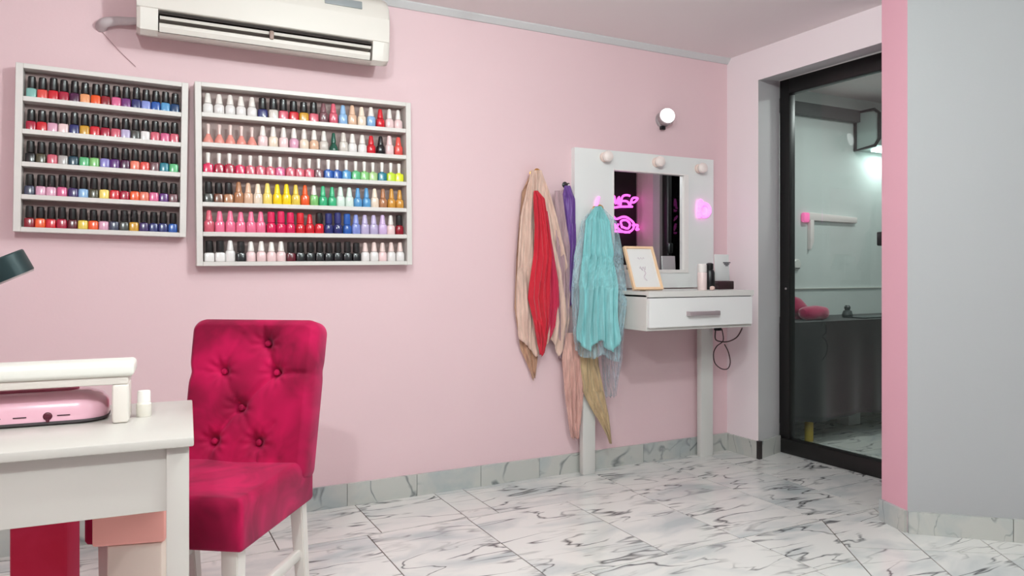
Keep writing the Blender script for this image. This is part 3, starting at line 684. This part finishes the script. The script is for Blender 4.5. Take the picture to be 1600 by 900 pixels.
# ------------------------------------------------------------------ POLISH RACKS AND BOTTLES
def make_rack(x0, z0, W_, H_, D_, n, ang, label, name='polish_rack'):
    r = thing(name, label, 'wall rack', (x0, 0, z0), rot=(0, ang, 0)); t = .0175
    bm = BM(); box(bm, .002, W_ - .002, -.004, -.0004, .002, H_ - .002); obj('back_panel', bm, RACKB, r, smooth=False)
    for a in (0, W_ - .024): bm = BM(); box(bm, a, a + .024, -D_, -.0045, 0, H_, .0015, 1); obj('side_panel', bm, RACKW, r, smooth=False)
    pitch = (H_ - t) / n
    for k in range(n + 1):
        bm = BM(); box(bm, .0242, W_ - .0242, -D_ + .001, -.0045, k * pitch, k * pitch + t, .001, 1)
        obj('bottom_panel' if k == 0 else 'top_panel' if k == n else 'shelf', bm, RACKW, r, smooth=False)
    return r, pitch, t
POL = {}
def pol(rgb, rough=.22):
    k = (rgb, rough)
    if k not in POL:
        POL[k] = mat('polish_%d_%d_%d_%d' % (*rgb, int(rough * 100)), rgb, rough, coat=.4)
    return POL[k]
def body_mesh(kind):
    bm = BM()
    if kind == 'square': lathe(bm, [(.0150, 0), (.0165, .002), (.0165, .028), (.0145, .033), (.007, .035), (.007, .038)], 20, sq=.45, sy=.8)
    if kind == 'round': lathe(bm, [(.0150, 0), (.0165, .003), (.0160, .030), (.0125, .037), (.008, .040), (.008, .042)], 20, sq=.8, sy=.9)
    if kind == 'flared': lathe(bm, [(.0185, 0), (.0195, .004), (.017, .014), (.0105, .028), (.008, .034), (.008, .036)], 20)
    if kind == 'tall': lathe(bm, [(.0150, 0), (.0162, .003), (.0158, .034), (.014, .040), (.0095, .044)], 20, sq=.7, sy=.9)
    return bm
def cap_mesh(kind):
    bm = BM()
    if kind == 'straight': lathe(bm, [(.0108, 0), (.0114, .002), (.0106, .040), (.0088, .043)], 16)
    if kind == 'taper': lathe(bm, [(.0098, 0), (.0098, .008), (.0066, .036), (.0045, .040)], 16)
    if kind == 'thin': lathe(bm, [(.0055, 0), (.0055, .004), (.0072, .038), (.0058, .041)], 14)
    if kind == 'cone': lathe(bm, [(.0112, 0), (.0108, .006), (.0072, .034), (.005, .038)], 16)
    return bm
BH = {'square': .036, 'round': .040, 'flared': .034, 'tall': .043}
protoB, protoC = {}, {}
for k in BH:
    o = obj('nail_polish_bottle', body_mesh(k), pol((200, 200, 200))); me = o.data; bpy.data.objects.remove(o); protoB[k] = me
for k in ('straight', 'taper', 'thin', 'cone'):
    o = obj('cap', cap_mesh(k), BLACK); me = o.data; bpy.data.objects.remove(o); protoC[k] = me
CN = {'K': ((24, 22, 22), 'black'), 'W': ((240, 232, 226), 'white'), 'P': ((232, 206, 200), 'pale pink')}
ORD = ['first', 'second', 'third', 'fourth', 'fifth', 'sixth', 'seventh', 'eighth', 'ninth', 'tenth', 'eleventh', 'twelfth', 'thirteenth', 'fourteenth', 'fifteenth', 'sixteenth',
       'seventeenth', 'eighteenth', 'nineteenth', 'twentieth', 'twenty-first', 'twenty-second']
def fill(rack_pos, ang, z, W_, D_, items, rowname, rackname, seed, yoff=.03, scale=1.0):
    rnd = random.Random(seed); n = len(items); inner = W_ - .06; pitch = inner / n
    c, s_ = math.cos(ang), math.sin(ang)
    for i, (rgb, cname, capc, body, cap) in enumerate(items):
        x = .030 + pitch * (i + .5) + rnd.uniform(-.0008, .0008); lx, ly, lz = x, -D_ + yoff + rnd.uniform(-.003, .003), z + .0004
        o = bpy.data.objects.new('nail_polish_bottle', protoB[body]); COL.objects.link(o)
        o.location = (rack_pos[0] + lx * c + lz * s_, ly, rack_pos[1] - lx * s_ + lz * c); o.rotation_euler = (0, ang, rnd.uniform(-.12, .12) if body != 'square' else rnd.uniform(-.04, .04))
        bw = 2 * {'square': .0165, 'round': .0165, 'flared': .0195, 'tall': .0162}[body]
        sc = rnd.uniform(.97, 1.03); wx = min(1.22, pitch * .975 / bw); o.scale = (wx, min(wx, 1.1), sc * scale)
        o.material_slots[0].link = 'OBJECT'; o.material_slots[0].material = pol(rgb)
        cc, cn = CN[capc] if isinstance(capc, str) else (capc, cname)
        k = bpy.data.objects.new('cap', protoC[cap]); COL.objects.link(k); k.parent = o; k.location = (0, 0, BH[body])
        k.scale = (1.15, 1.05, rnd.uniform(.95, 1.05)) if cap == 'straight' else (1, 1, 1)
        k.material_slots[0].link = 'OBJECT'; k.material_slots[0].material = pol(cc, .35)
        tag(o, '%s polish bottle, %s cap, %s from left, %s of %s' % (cname, cn if cn != cname else 'matching', ORD[i], rowname, rackname), 'nail polish', 'nail polish on the %s, %s' % (rackname, rowname))
C_ = dict(mint=((132, 186, 178), 'mint'), coral=((222, 80, 72), 'coral red'), scor=((232, 150, 138), 'soft coral'), red=((206, 30, 44), 'red'), crim=((170, 20, 54), 'crimson'), dpur=((74, 20, 62), 'dark purple'), peach=((238, 160, 110), 'peach'),
          orange=((236, 88, 36), 'orange'), dred=((140, 16, 34), 'dark red'), pink=((214, 96, 140), 'pink'), plum=((116, 52, 120), 'plum'), navy=((40, 44, 104), 'navy'), lavb=((128, 140, 204), 'lavender blue'),
          blue=((34, 84, 164), 'blue'), dblue=((20, 60, 104), 'deep blue'), lpink=((218, 160, 184), 'light pink'), must=((206, 152, 44), 'mustard'), rose=((206, 90, 108), 'rose'), lilac=((186, 172, 206), 'lilac'),
          dgrey=((66, 66, 62), 'dark grey'), lgrey=((176, 168, 166), 'light grey'), black=((20, 20, 22), 'black'), dteal=((18, 60, 78), 'dark teal'), green=((90, 180, 120), 'green'), lgreen=((128, 190, 112), 'light green'),
          lav=((140, 130, 196), 'lavender'), purple=((92, 40, 116), 'purple'), teal=((34, 122, 140), 'teal'), slate=((62, 66, 88), 'slate'), indigo=((60, 40, 96), 'indigo'), lblue=((138, 176, 216), 'light blue'),
          olive=((74, 70, 50), 'olive'), yellow=((230, 200, 80), 'yellow'), salmon=((230, 120, 96), 'salmon'), mauve=((118, 78, 84), 'mauve'), maroon=((92, 14, 30), 'maroon'), white=((232, 226, 224), 'white'),
          hpink=((214, 30, 84), 'hot pink'), bpink=((236, 112, 146), 'bubblegum pink'), nude=((222, 180, 152), 'nude'), cream=((236, 216, 196), 'cream'), ppink=((238, 206, 206), 'pale pink'), tan=((176, 120, 84), 'tan'),
          brown=((116, 70, 52), 'brown'), by=((250, 212, 24), 'bright yellow'), py=((246, 216, 110), 'pale yellow'), gold=((206, 146, 60), 'gold'), lime=((200, 224, 60), 'lime'), kgreen=((60, 176, 124), 'emerald'),
          mw=((218, 232, 222), 'mint white'), sky=((84, 150, 200), 'sky blue'), plilac=((206, 176, 216), 'pale lilac'), bottleg=((20, 80, 64), 'bottle green'), clear=((206, 196, 188), 'milky clear'), pgreen=((166, 196, 130), 'pale green'), ylime=((222, 226, 40), 'yellow lime'))
def it(s, cap='K', body='square', capk='straight'):
    out = []
    for w_ in s.split():
        out.append((*C_[w_], cap, body, capk))
    return out
def same(s, body='tall', capk='cone'):            # cap in the polish's own colour
    return [(*C_[w_], tuple(min(255, int(v * 1.04) + 4) for v in C_[w_][0]), body, capk) for w_ in s.split()]
LX, LZ, LW, LH, LD = -3.519, 1.198, .578, .617, .07
rk, pt_, tt = make_rack(LX, LZ, LW, LH, LD, 5, .015, 'narrower white polish rack with five shelves, left of the larger rack')
left = [it('dred orange red crim maroon yellow orange lpink slate dgrey must indigo navy navy blue'),
        it('slate lpink lpink pink indigo lblue olive py red crim orange salmon pink purple mauve'),
        it('black olive rose lgrey dteal green lgreen lav purple dpur salmon coral mauve teal green'),
        it('crim red lpink ppink navy must red crim rose lilac dgrey white rose pink rose'),
        it('mint coral red crim dpur peach orange dred pink plum navy lavb blue sky dblue')]
rn5 = ['bottom shelf', 'fourth shelf', 'middle shelf', 'second shelf', 'top shelf']
for k, items in enumerate(left): fill((LX, LZ), .015, k * pt_ + tt, LW, LD, items, rn5[k], 'left rack', 20 + k, scale=1.0)
RX, RZ, RW, RH, RD = -2.902, 1.074, .912, .742, .075
rk, pt_, tt = make_rack(RX, RZ, RW, RH, RD, 6, -.010, 'wider white polish rack with six shelves, below the air conditioner')
cw = 'W'
right = [it('white white') + same('white') + it('black') + it('ppink ppink ppink ppink', 'W', 'round', 'cone') + it('maroon black black black black black black black') + it('white white ppink white white', 'P', 'round', 'cone'),
         same('rose bpink bpink bpink bpink bpink') + same('hpink hpink hpink red', 'round', 'straight') + same('red', 'round') + it('red', 'K', 'round') + same('navy navy blue', 'round', 'straight') + same('lavb lilac lilac plilac') + it('ppink', 'W', 'round', 'taper') + it('dred', 'K', 'round'),
         it('dgrey brown tan', 'K', 'square', 'straight') + same('tan nude cream py by by', 'tall') + same('yellow orange', 'tall', 'taper') + it('lgreen', 'W', 'tall', 'taper') + same('kgreen kgreen', 'round', 'taper') + same('mw mw') + same('sky sky', 'round', 'taper') + same('cream') + same('tan gold gold', 'round', 'taper'),
         it('hpink crim crim hpink rose rose rose pink rose rose rose mauve blue blue sky green lgreen pgreen teal lime ylime', 'W', 'square', 'thin'),
         it('scor scor scor scor scor', 'P', 'flared', 'thin') + it('ppink cream ppink', 'W', 'tall', 'taper') + it('lpink cream nude clear', 'W', 'round', 'taper') + same('bottleg', 'flared', 'taper') + same('clear') + it('white white', 'W', 'round', 'cone') + same('red black', 'round') + same('ppink coral'),
         it('white white white white white', 'W', 'round', 'cone') + it('navy clear rose red must rose', 'K', 'square') + same('mauve rose lblue nude cream') + it('lblue', 'W', 'tall', 'cone') + same('red', 'round') + it('ppink ppink', 'W', 'round', 'taper')]
rn6 = ['bottom shelf', 'fifth shelf', 'fourth shelf', 'third shelf', 'second shelf', 'top shelf']
for k, items in enumerate(right): fill((RX, RZ), -.010, k * pt_ + tt, RW, RD, items, rn6[k], 'right rack', 40 + k, scale=1.07)

# ------------------------------------------------------------------ CHAIR
def velvet(name, rgb, rgb2):
    m = bpy.data.materials.new(name); m.use_nodes = True; nt = m.node_tree; N = nt.nodes.new; L = nt.links.new
    b = nt.nodes['Principled BSDF']; b.inputs['Roughness'].default_value = .8; b.inputs['Sheen Weight'].default_value = .2; b.inputs['Sheen Tint'].default_value = (1, .35, .6, 1); b.inputs['Specular IOR Level'].default_value = .2
    tc = N('ShaderNodeTexCoord'); n = N('ShaderNodeTexNoise'); n.inputs['Scale'].default_value = 7; n.inputs['Detail'].default_value = 3; n.inputs['Distortion'].default_value = .8
    L(tc.outputs['Object'], n.inputs['Vector'])
    r = N('ShaderNodeMapRange'); r.inputs['From Min'].default_value = .35; r.inputs['From Max'].default_value = .65; L(n.outputs['Fac'], r.inputs['Value'])
    mx = N('ShaderNodeMixRGB'); mx.inputs[1].default_value = (*lin(rgb), 1); mx.inputs[2].default_value = (*lin(rgb2), 1); L(r.outputs[0], mx.inputs[0]); L(mx.outputs[0], b.inputs['Base Color'])
    return m
VEL = velvet('magenta_velvet', (126, 3, 46), (184, 10, 74))
LEGW = mat('white_painted_leg', (226, 218, 212), .4)
ch = thing('dining_chair', 'magenta velvet chair with buttoned back and white legs beside the desk', 'chair', (-2.94, -1.09, 0), math.radians(-35))
# cushion: closed grid surface. plane (u across x, v along w), thickness outwards
def cushion(bm, W_, H_, T_, front, nu=64, nv=72, rc=.045, edge=.022, M=Matrix.Identity(4)):
    """local: x across, z up (0..H), front face at y=-T/2; front(x, z) -> extra outward offset"""
    def grid(sign):
        rows = []
        for j in range(nv + 1):
            row = []
            for i in range(nu + 1):
                a = 2 * i / nu - 1; b = 2 * j / nv - 1
                a = math.sin(a * PI / 2) * .35 + a * .65; b = math.sin(b * PI / 2) * .35 + b * .65
                x = a * W_ / 2; z = (b + 1) / 2 * H_
                hx, hz = W_ / 2 - abs(x), min(z, H_ - z)          # distance to the edges
                if hx < rc and hz < rc:                            # round the outline corners
                    dx, dz = rc - hx, rc - hz; m_ = max(dx, dz); l = math.hypot(dx, dz)
                    if l > 1e-9:
                        k = m_ / l; dx2, dz2 = dx * k, dz * k
                        x = math.copysign(W_ / 2 - rc + dx2, x); z = (rc - dz2) if z < H_ / 2 else (H_ - rc + dz2)
                e = min(1, min(W_ / 2 * (1 - abs(a)), H_ / 2 * (1 - abs(b))) / edge)
                th = T_ / 2 - edge * .8 * (1 - math.sqrt(max(0, 1 - (1 - e) ** 2)))
                y = sign * th
                if sign < 0: y -= front(x, z) * min(1, e)
                row.append(Vector((x, y, z)))
            rows.append(row)
        return rows
    G1, G2 = grid(-1), grid(1)
    V1 = [[bm.verts.new(M @ p) for p in r] for r in G1]; V2 = [[bm.verts.new(M @ p) for p in r] for r in G2]
    for V in (V1, V2):
        for j in range(nv):
            for i in range(nu): bm.faces.new((V[j][i], V[j][i + 1], V[j + 1][i + 1], V[j + 1][i]))
    for j in range(nv):
        for i in (0, nu): bm.faces.new((V1[j][i], V1[j + 1][i], V2[j + 1][i], V2[j][i]))
    for i in range(nu):
        for j in (0, nv): bm.faces.new((V1[j][i], V1[j][i + 1], V2[j][i + 1], V2[j][i]))
BW, BHh, BT = .392, .478, .085
btn = [(-.085, .318), (.077, .318), (-.022, .212), (-.095, .112), (.043, .112), (.042, .405)]
creases = [((.042, .405), (.077, .318)), ((.077, .318), (-.022, .212)), ((-.022, .212), (-.095, .112)), ((-.2, .318), (-.085, .318)), ((.077, .318), (.2, .318)), ((.043, .112), (.09, .17)), ((-.022, .212), (-.085, .318)), ((-.085, .318), (-.03, .43)), ((.042, .405), (.02, .5)), ((-.022, .212), (.043, .112)), ((-.095, .112), (-.12, .0)), ((.043, .112), (.05, .0))]
dep = [1, 1, 1, .12, 1, .5, .3, .3, .4, .3, .5, .5]
def seg_d(px, pz, a, b):
    ax, az = a; bx, bz = b; dx, dz = bx - ax, bz - az; t = max(0, min(1, ((px - ax) * dx + (pz - az) * dz) / (dx * dx + dz * dz)))
    return math.hypot(px - ax - t * dx, pz - az - t * dz)
def back_f(x, z):
    h = .016
    for bx_, bz_ in btn:
        r = math.hypot(x - bx_, z - bz_); h -= .026 * math.exp(-(r / .018) ** 2) + .010 * math.exp(-(r / .05) ** 2)
        if r < .07:
            an = math.atan2(z - bz_, x - bx_); h += .0022 * math.sin(an * 9) * math.exp(-((r - .028) / .02) ** 2)
    for (a, b), k in zip(creases, dep):
        d = seg_d(x, z, a, b); h -= .0075 * k * math.exp(-(d / .006) ** 2) + .004 * k * math.exp(-(d / .02) ** 2)
    h += .002 * math.sin(x * 25 + z * 13) 
    return h
Mb = Matrix.Translation((.022, .155, .43)) @ Matrix.Rotation(math.radians(-11.5), 4, 'X')
bm = BM(); cushion(bm, BW, BHh, BT, back_f, 84, 100, .04, .02, Mb)
for v in bm.verts:     # the back flares slightly towards the top
    v.co.x *= 1 + .04 * max(0, (v.co.z - .45) / .45); v.co.x -= .006 * math.exp(-((v.co.z - .745) / .02) ** 2) * (.5 if v.co.x > 0 else -1) * min(1, abs(v.co.x) / .15)
bk = obj('backrest', bm, VEL, ch, angle=80)
for bx_, bz_ in btn:
    p = Mb @ Vector((bx_, -BT / 2 + .012, bz_)); p.x *= 1 + .04 * max(0, (p.z - .45) / .45)
    R = Matrix.Translation(p) @ Matrix.Rotation(PI / 2 - math.radians(11.5), 4, 'X')
    bm = BM(); lathe(bm, [(.0085, 0), (.0095, .003), (.008, .007), (.003, .0095)], 16, R); obj('button', bm, VEL, bk)
def seat_f(x, z):
    return .012 + .002 * math.sin(x * 18 + 1) * math.sin(z * 15) 
Ms = Matrix.Translation((0, -.235, .427)) @ Matrix(((1, 0, 0, 0), (0, 0, 1, 0), (0, -1, 0, 0), (0, 0, 0, 1)))
bm = BM(); cushion(bm, .42, .44, .118, seat_f, 56, 56, .012, .013, Ms); obj('seat', bm, VEL, ch, angle=80)
def leg(x, y, top, w0, w1, dy=0, dx=0):
    bm = BM(); a = [(-1, -1), (1, -1), (1, 1), (-1, 1)]
    lo = [bm.verts.new((x + dx + p[0] * w1 / 2, y + dy + p[1] * w1 / 2, 0)) for p in a]; hi = [bm.verts.new((x + p[0] * w0 / 2, y + p[1] * w0 / 2, top)) for p in a]
    bm.faces.new(lo[::-1]); bm.faces.new(hi)
    for i in range(4): bm.faces.new((lo[i], lo[(i + 1) % 4], hi[(i + 1) % 4], hi[i]))
    bmesh.ops.bevel(bm, geom=bm.edges[:], offset=.003, segments=2, affect='EDGES')
    obj('leg', bm, LEGW, ch)
leg(-.165, -.19, .372, .045, .034); leg(.165, -.19, .372, .045, .034)
leg(-.175, .17, .372, .038, .03, .05); leg(.175, .17, .372, .038, .03, .05)
for sx in (-1, 1):
    bm = BM(); box(bm, sx * .172 - .009, sx * .172 + .009, -.19, .19, .195, .225, .003); obj('stretcher', bm, LEGW, ch)

# ------------------------------------------------------------------ NAIL DESK
DESKM = mat('desk_laminate', (188, 182, 176), .32)
dk = thing('nail_desk', 'white manicure desk with a deep front panel at the lower left', 'desk', (-3.04, -1.83, 0), math.radians(-3.7))
bm = BM(); box(bm, -1.15, 0, 0, .43, .733, .75, .003); obj('desktop', bm, DESKM, dk)
bm = BM(); box(bm, -1.12, -.045, .024, .04, .615, .7325, .001); obj('front_panel', bm, DESKM, dk, smooth=False)
bm = BM(); box(bm, -1.12, -.045, .39, .405, .615, .7325, .001); obj('rear_panel', bm, DESKM, dk, smooth=False)
bm = BM(); box(bm, -.027, -.011, .06, .38, .615, .7325, .001); obj('side_panel', bm, DESKM, dk, smooth=False)
for x in (-1.13, -.046):
    for y in (.015, .375):
        bm = BM(); box(bm, x, x + .038, y, y + .038, 0, .7325, .002); obj('leg', bm, DESKM, dk)
# arm rest bridge
q = on_z(200, 655, .75)
arm = thing('hand_rest', 'white padded hand rest bridging over the pink lamp on the desk', 'hand rest', (q.x, q.y, .75), math.radians(-3.7))
top = on_y(213, 566, q.y).z - .75
IV = mat('ivory_leather', (226, 224, 216), .4)
bm = BM(); box(bm, -.325, .014, -.05, .05, .093, .122, .009, 4); obj('cushion', bm, IV, arm)
bm = BM(); box(bm, -.315, .004, -.042, .042, .077, .094, .004); obj('pad_board', bm, mat('ivory_board', (222, 214, 206), .4), arm)
for x in (-.312, -.026):
    bm = BM(); box(bm, x, x + .03, -.042, .042, 0, .078, .006, 3); obj('support_leg', bm, MATS['ivory_board'], arm)
# pink nail lamp
LPK = mat('pale_pink_plastic', (236, 184, 200), .28, coat=.3)
q = on_z(183, 655, .75)
ul = thing('nail_lamp', 'pale pink nail curing lamp under the white hand rest', 'nail lamp', (q.x - .016, q.y, .75), math.radians(-3.7))
def blob(bm, x0, x1, y0, y1, z0, z1, bev, taper=.0):
    box(bm, x0, x1, y0, y1, z0, z1, bev, 5)
bm = BM(); prof = []
Wl, Dl = .27, .13
def rr(wx, wy, r, n=6):
    out = []
    for cx_, cy_, a0 in ((wx - r, wy - r, 0), (-wx + r, wy - r, 90), (-wx + r, -wy + r, 180), (wx - r, -wy + r, 270)):
        for k in range(n + 1):
            a = math.radians(a0 + 90 * k / n); out.append((cx_ + r * math.cos(a), cy_ + r * math.sin(a)))
    return out
def stack(bm, layers, cx_, cy_):
    rings = [[bm.verts.new((cx_ + x, cy_ + y, z)) for x, y in rr(wx, wy, r)] for wx, wy, r, z in layers]
    for a, b in zip(rings, rings[1:]):
        for i in range(len(a)): bm.faces.new((a[i], a[(i + 1) % len(a)], b[(i + 1) % len(a)], b[i]))
    bm.faces.new(rings[0][::-1]); bm.faces.new(rings[-1])
cx_, cy_ = -Wl / 2 - .002, Dl / 2 - .02
stack(bm, [(Wl / 2, Dl / 2, .05, .008), (Wl / 2 + .001, Dl / 2 + .001, .05, .014), (Wl / 2, Dl / 2, .05, .036), (Wl / 2 - .012, Dl / 2 - .012, .045, .052), (Wl / 2 - .035, Dl / 2 - .03, .03, .060)], cx_, cy_)
obj('body', bm, LPK, ul, angle=50)
bm = BM(); stack(bm, [(Wl / 2 - .006, Dl / 2 - .006, .045, 0), (Wl / 2 + .001, Dl / 2 + .001, .05, .004), (Wl / 2 + .0015, Dl / 2 + .0015, .05, .0085)], cx_, cy_); obj('base', bm, mat('dark_grey_base', (72, 66, 68), .5), ul)
bm = BM(); stack(bm, [(Wl / 2 - .045, Dl / 2 - .042, .02, .059), (Wl / 2 - .045, Dl / 2 - .042, .02, .0645), (Wl / 2 - .05, Dl / 2 - .047, .018, .066)], cx_ - .01, cy_ + .01); obj('top_plate', bm, mat('rose_glossy', (190, 92, 116), .25), ul)
for k, x in enumerate((-.232, -.19, -.148, -.075)):
    bm = BM(); box(bm, x - .011, x + .011, -.0222, -.019, .0185, .0205); obj('vent_slot', bm, mat('slot_dark', (60, 30, 40), .5), ul, smooth=False)
bm = BM(); lathe(bm, [(.008, 0), (.008, .002), (.005, .004)], 18, Matrix.Translation((-.102, -.0195, .019)) @ Rw); lathe(bm, [(.0025, 0), (.0045, .008)], 10, Matrix.Translation((-.102, -.0225, .008))); obj('power_button', bm, mat('button_maroon', (84, 22, 40), .4), ul)
# little bottle right of the hand rest
q = on_z(225, 650, .75)
sb = thing('small_bottle', 'small ivory bottle standing right of the hand rest on the desk', 'bottle', (q.x, q.y, .75))
bm = BM(); lathe(bm, [(.0135, 0), (.0145, .002), (.0145, .026), (.012, .03)], 24); obj('body', bm, mat('ivory_bottle', (222, 214, 204), .35), sb)
bm = BM(); lathe(bm, [(.0125, .0302), (.0125, .05), (.0115, .053)], 24); obj('cap', bm, mat('white_plastic', (235, 228, 224), .35), sb)
# desk lamp, its black head reaching into the frame
hp = on_y(4, 421, -1.62)
dl = thing('desk_lamp', 'black desk lamp whose tilted drum head enters at left edge', 'desk lamp', (-3.62, -1.62, .75))
rel = Vector((hp.x + 3.62, hp.y + 1.62, hp.z - .75))
DLK = mat('dark_teal_black_metal', (26, 44, 46), .32, .3)
Mh = Matrix.Translation(rel) @ Matrix.Rotation(math.radians(-26), 4, 'Y') @ Matrix.Rotation(math.radians(3), 4, 'X')
bm = BM(); lathe(bm, [(.042, -.020), (.046, -.020), (.046, .019), (.0445, .0215), (.004, .022)], 40, Mh); hdm = obj('lamp_head', bm, DLK, dl)
bm = BM(); lathe(bm, [(.044, -.0235), (.045, -.0195), (.036, -.0192)], 40, Mh); obj('diffuser_ring', bm, mat('grey_ring', (150, 132, 132), .4), hdm)
bm = BM(); tube(bm, smooth_pts([(0, 0, .02), (-.05, 0, .18), (-.05, 0, .33), (rel.x - .14, 0, rel.z + .02), (rel.x - .04, 0, rel.z - .015)], 8), .006, 10); obj('gooseneck', bm, DLK, dl)
bm = BM(); lathe(bm, [(.07, 0), (.072, .006), (.068, .016), (.02, .022)], 36); obj('base', bm, DLK, dl)
# under the desk
q = on_z(60, 900, .12)
ot = thing('footstool', 'magenta upholstered cube stool in the dark under the desk', 'stool', (-3.315, -1.268, 0), math.radians(-12))
bm = BM(); box(bm, -.058, .058, -.055, .055, .03, .53, .012, 3); obj('padded_cube', bm, velvet('magenta_upholstery', (196, 34, 66), (206, 46, 80)), ot)
for sx in (-1, 1):
    for sy in (-1, 1): bm = BM(); box(bm, sx * .05 - .012, sx * .05 + .012, sy * .042 - .012, sy * .042 + .012, 0, .031, .003); obj('foot', bm, BLACK, ot)
sb = thing('storage_bin', 'ivory bin with a salmon pink lid under the desk before the chair', 'bin', (-3.128, -1.49, 0), math.radians(-14))
bm = BM(); box(bm, -.045, .062, -.06, .06, 0, .48, .006, 2); obj('bin_body', bm, mat('beige_panel', (222, 202, 190), .5), sb)
bm = BM(); box(bm, -.072, .068, -.064, .064, .48, .60, .006, 2); obj('lid', bm, mat('salmon_plastic', (232, 160, 150), .45), sb)
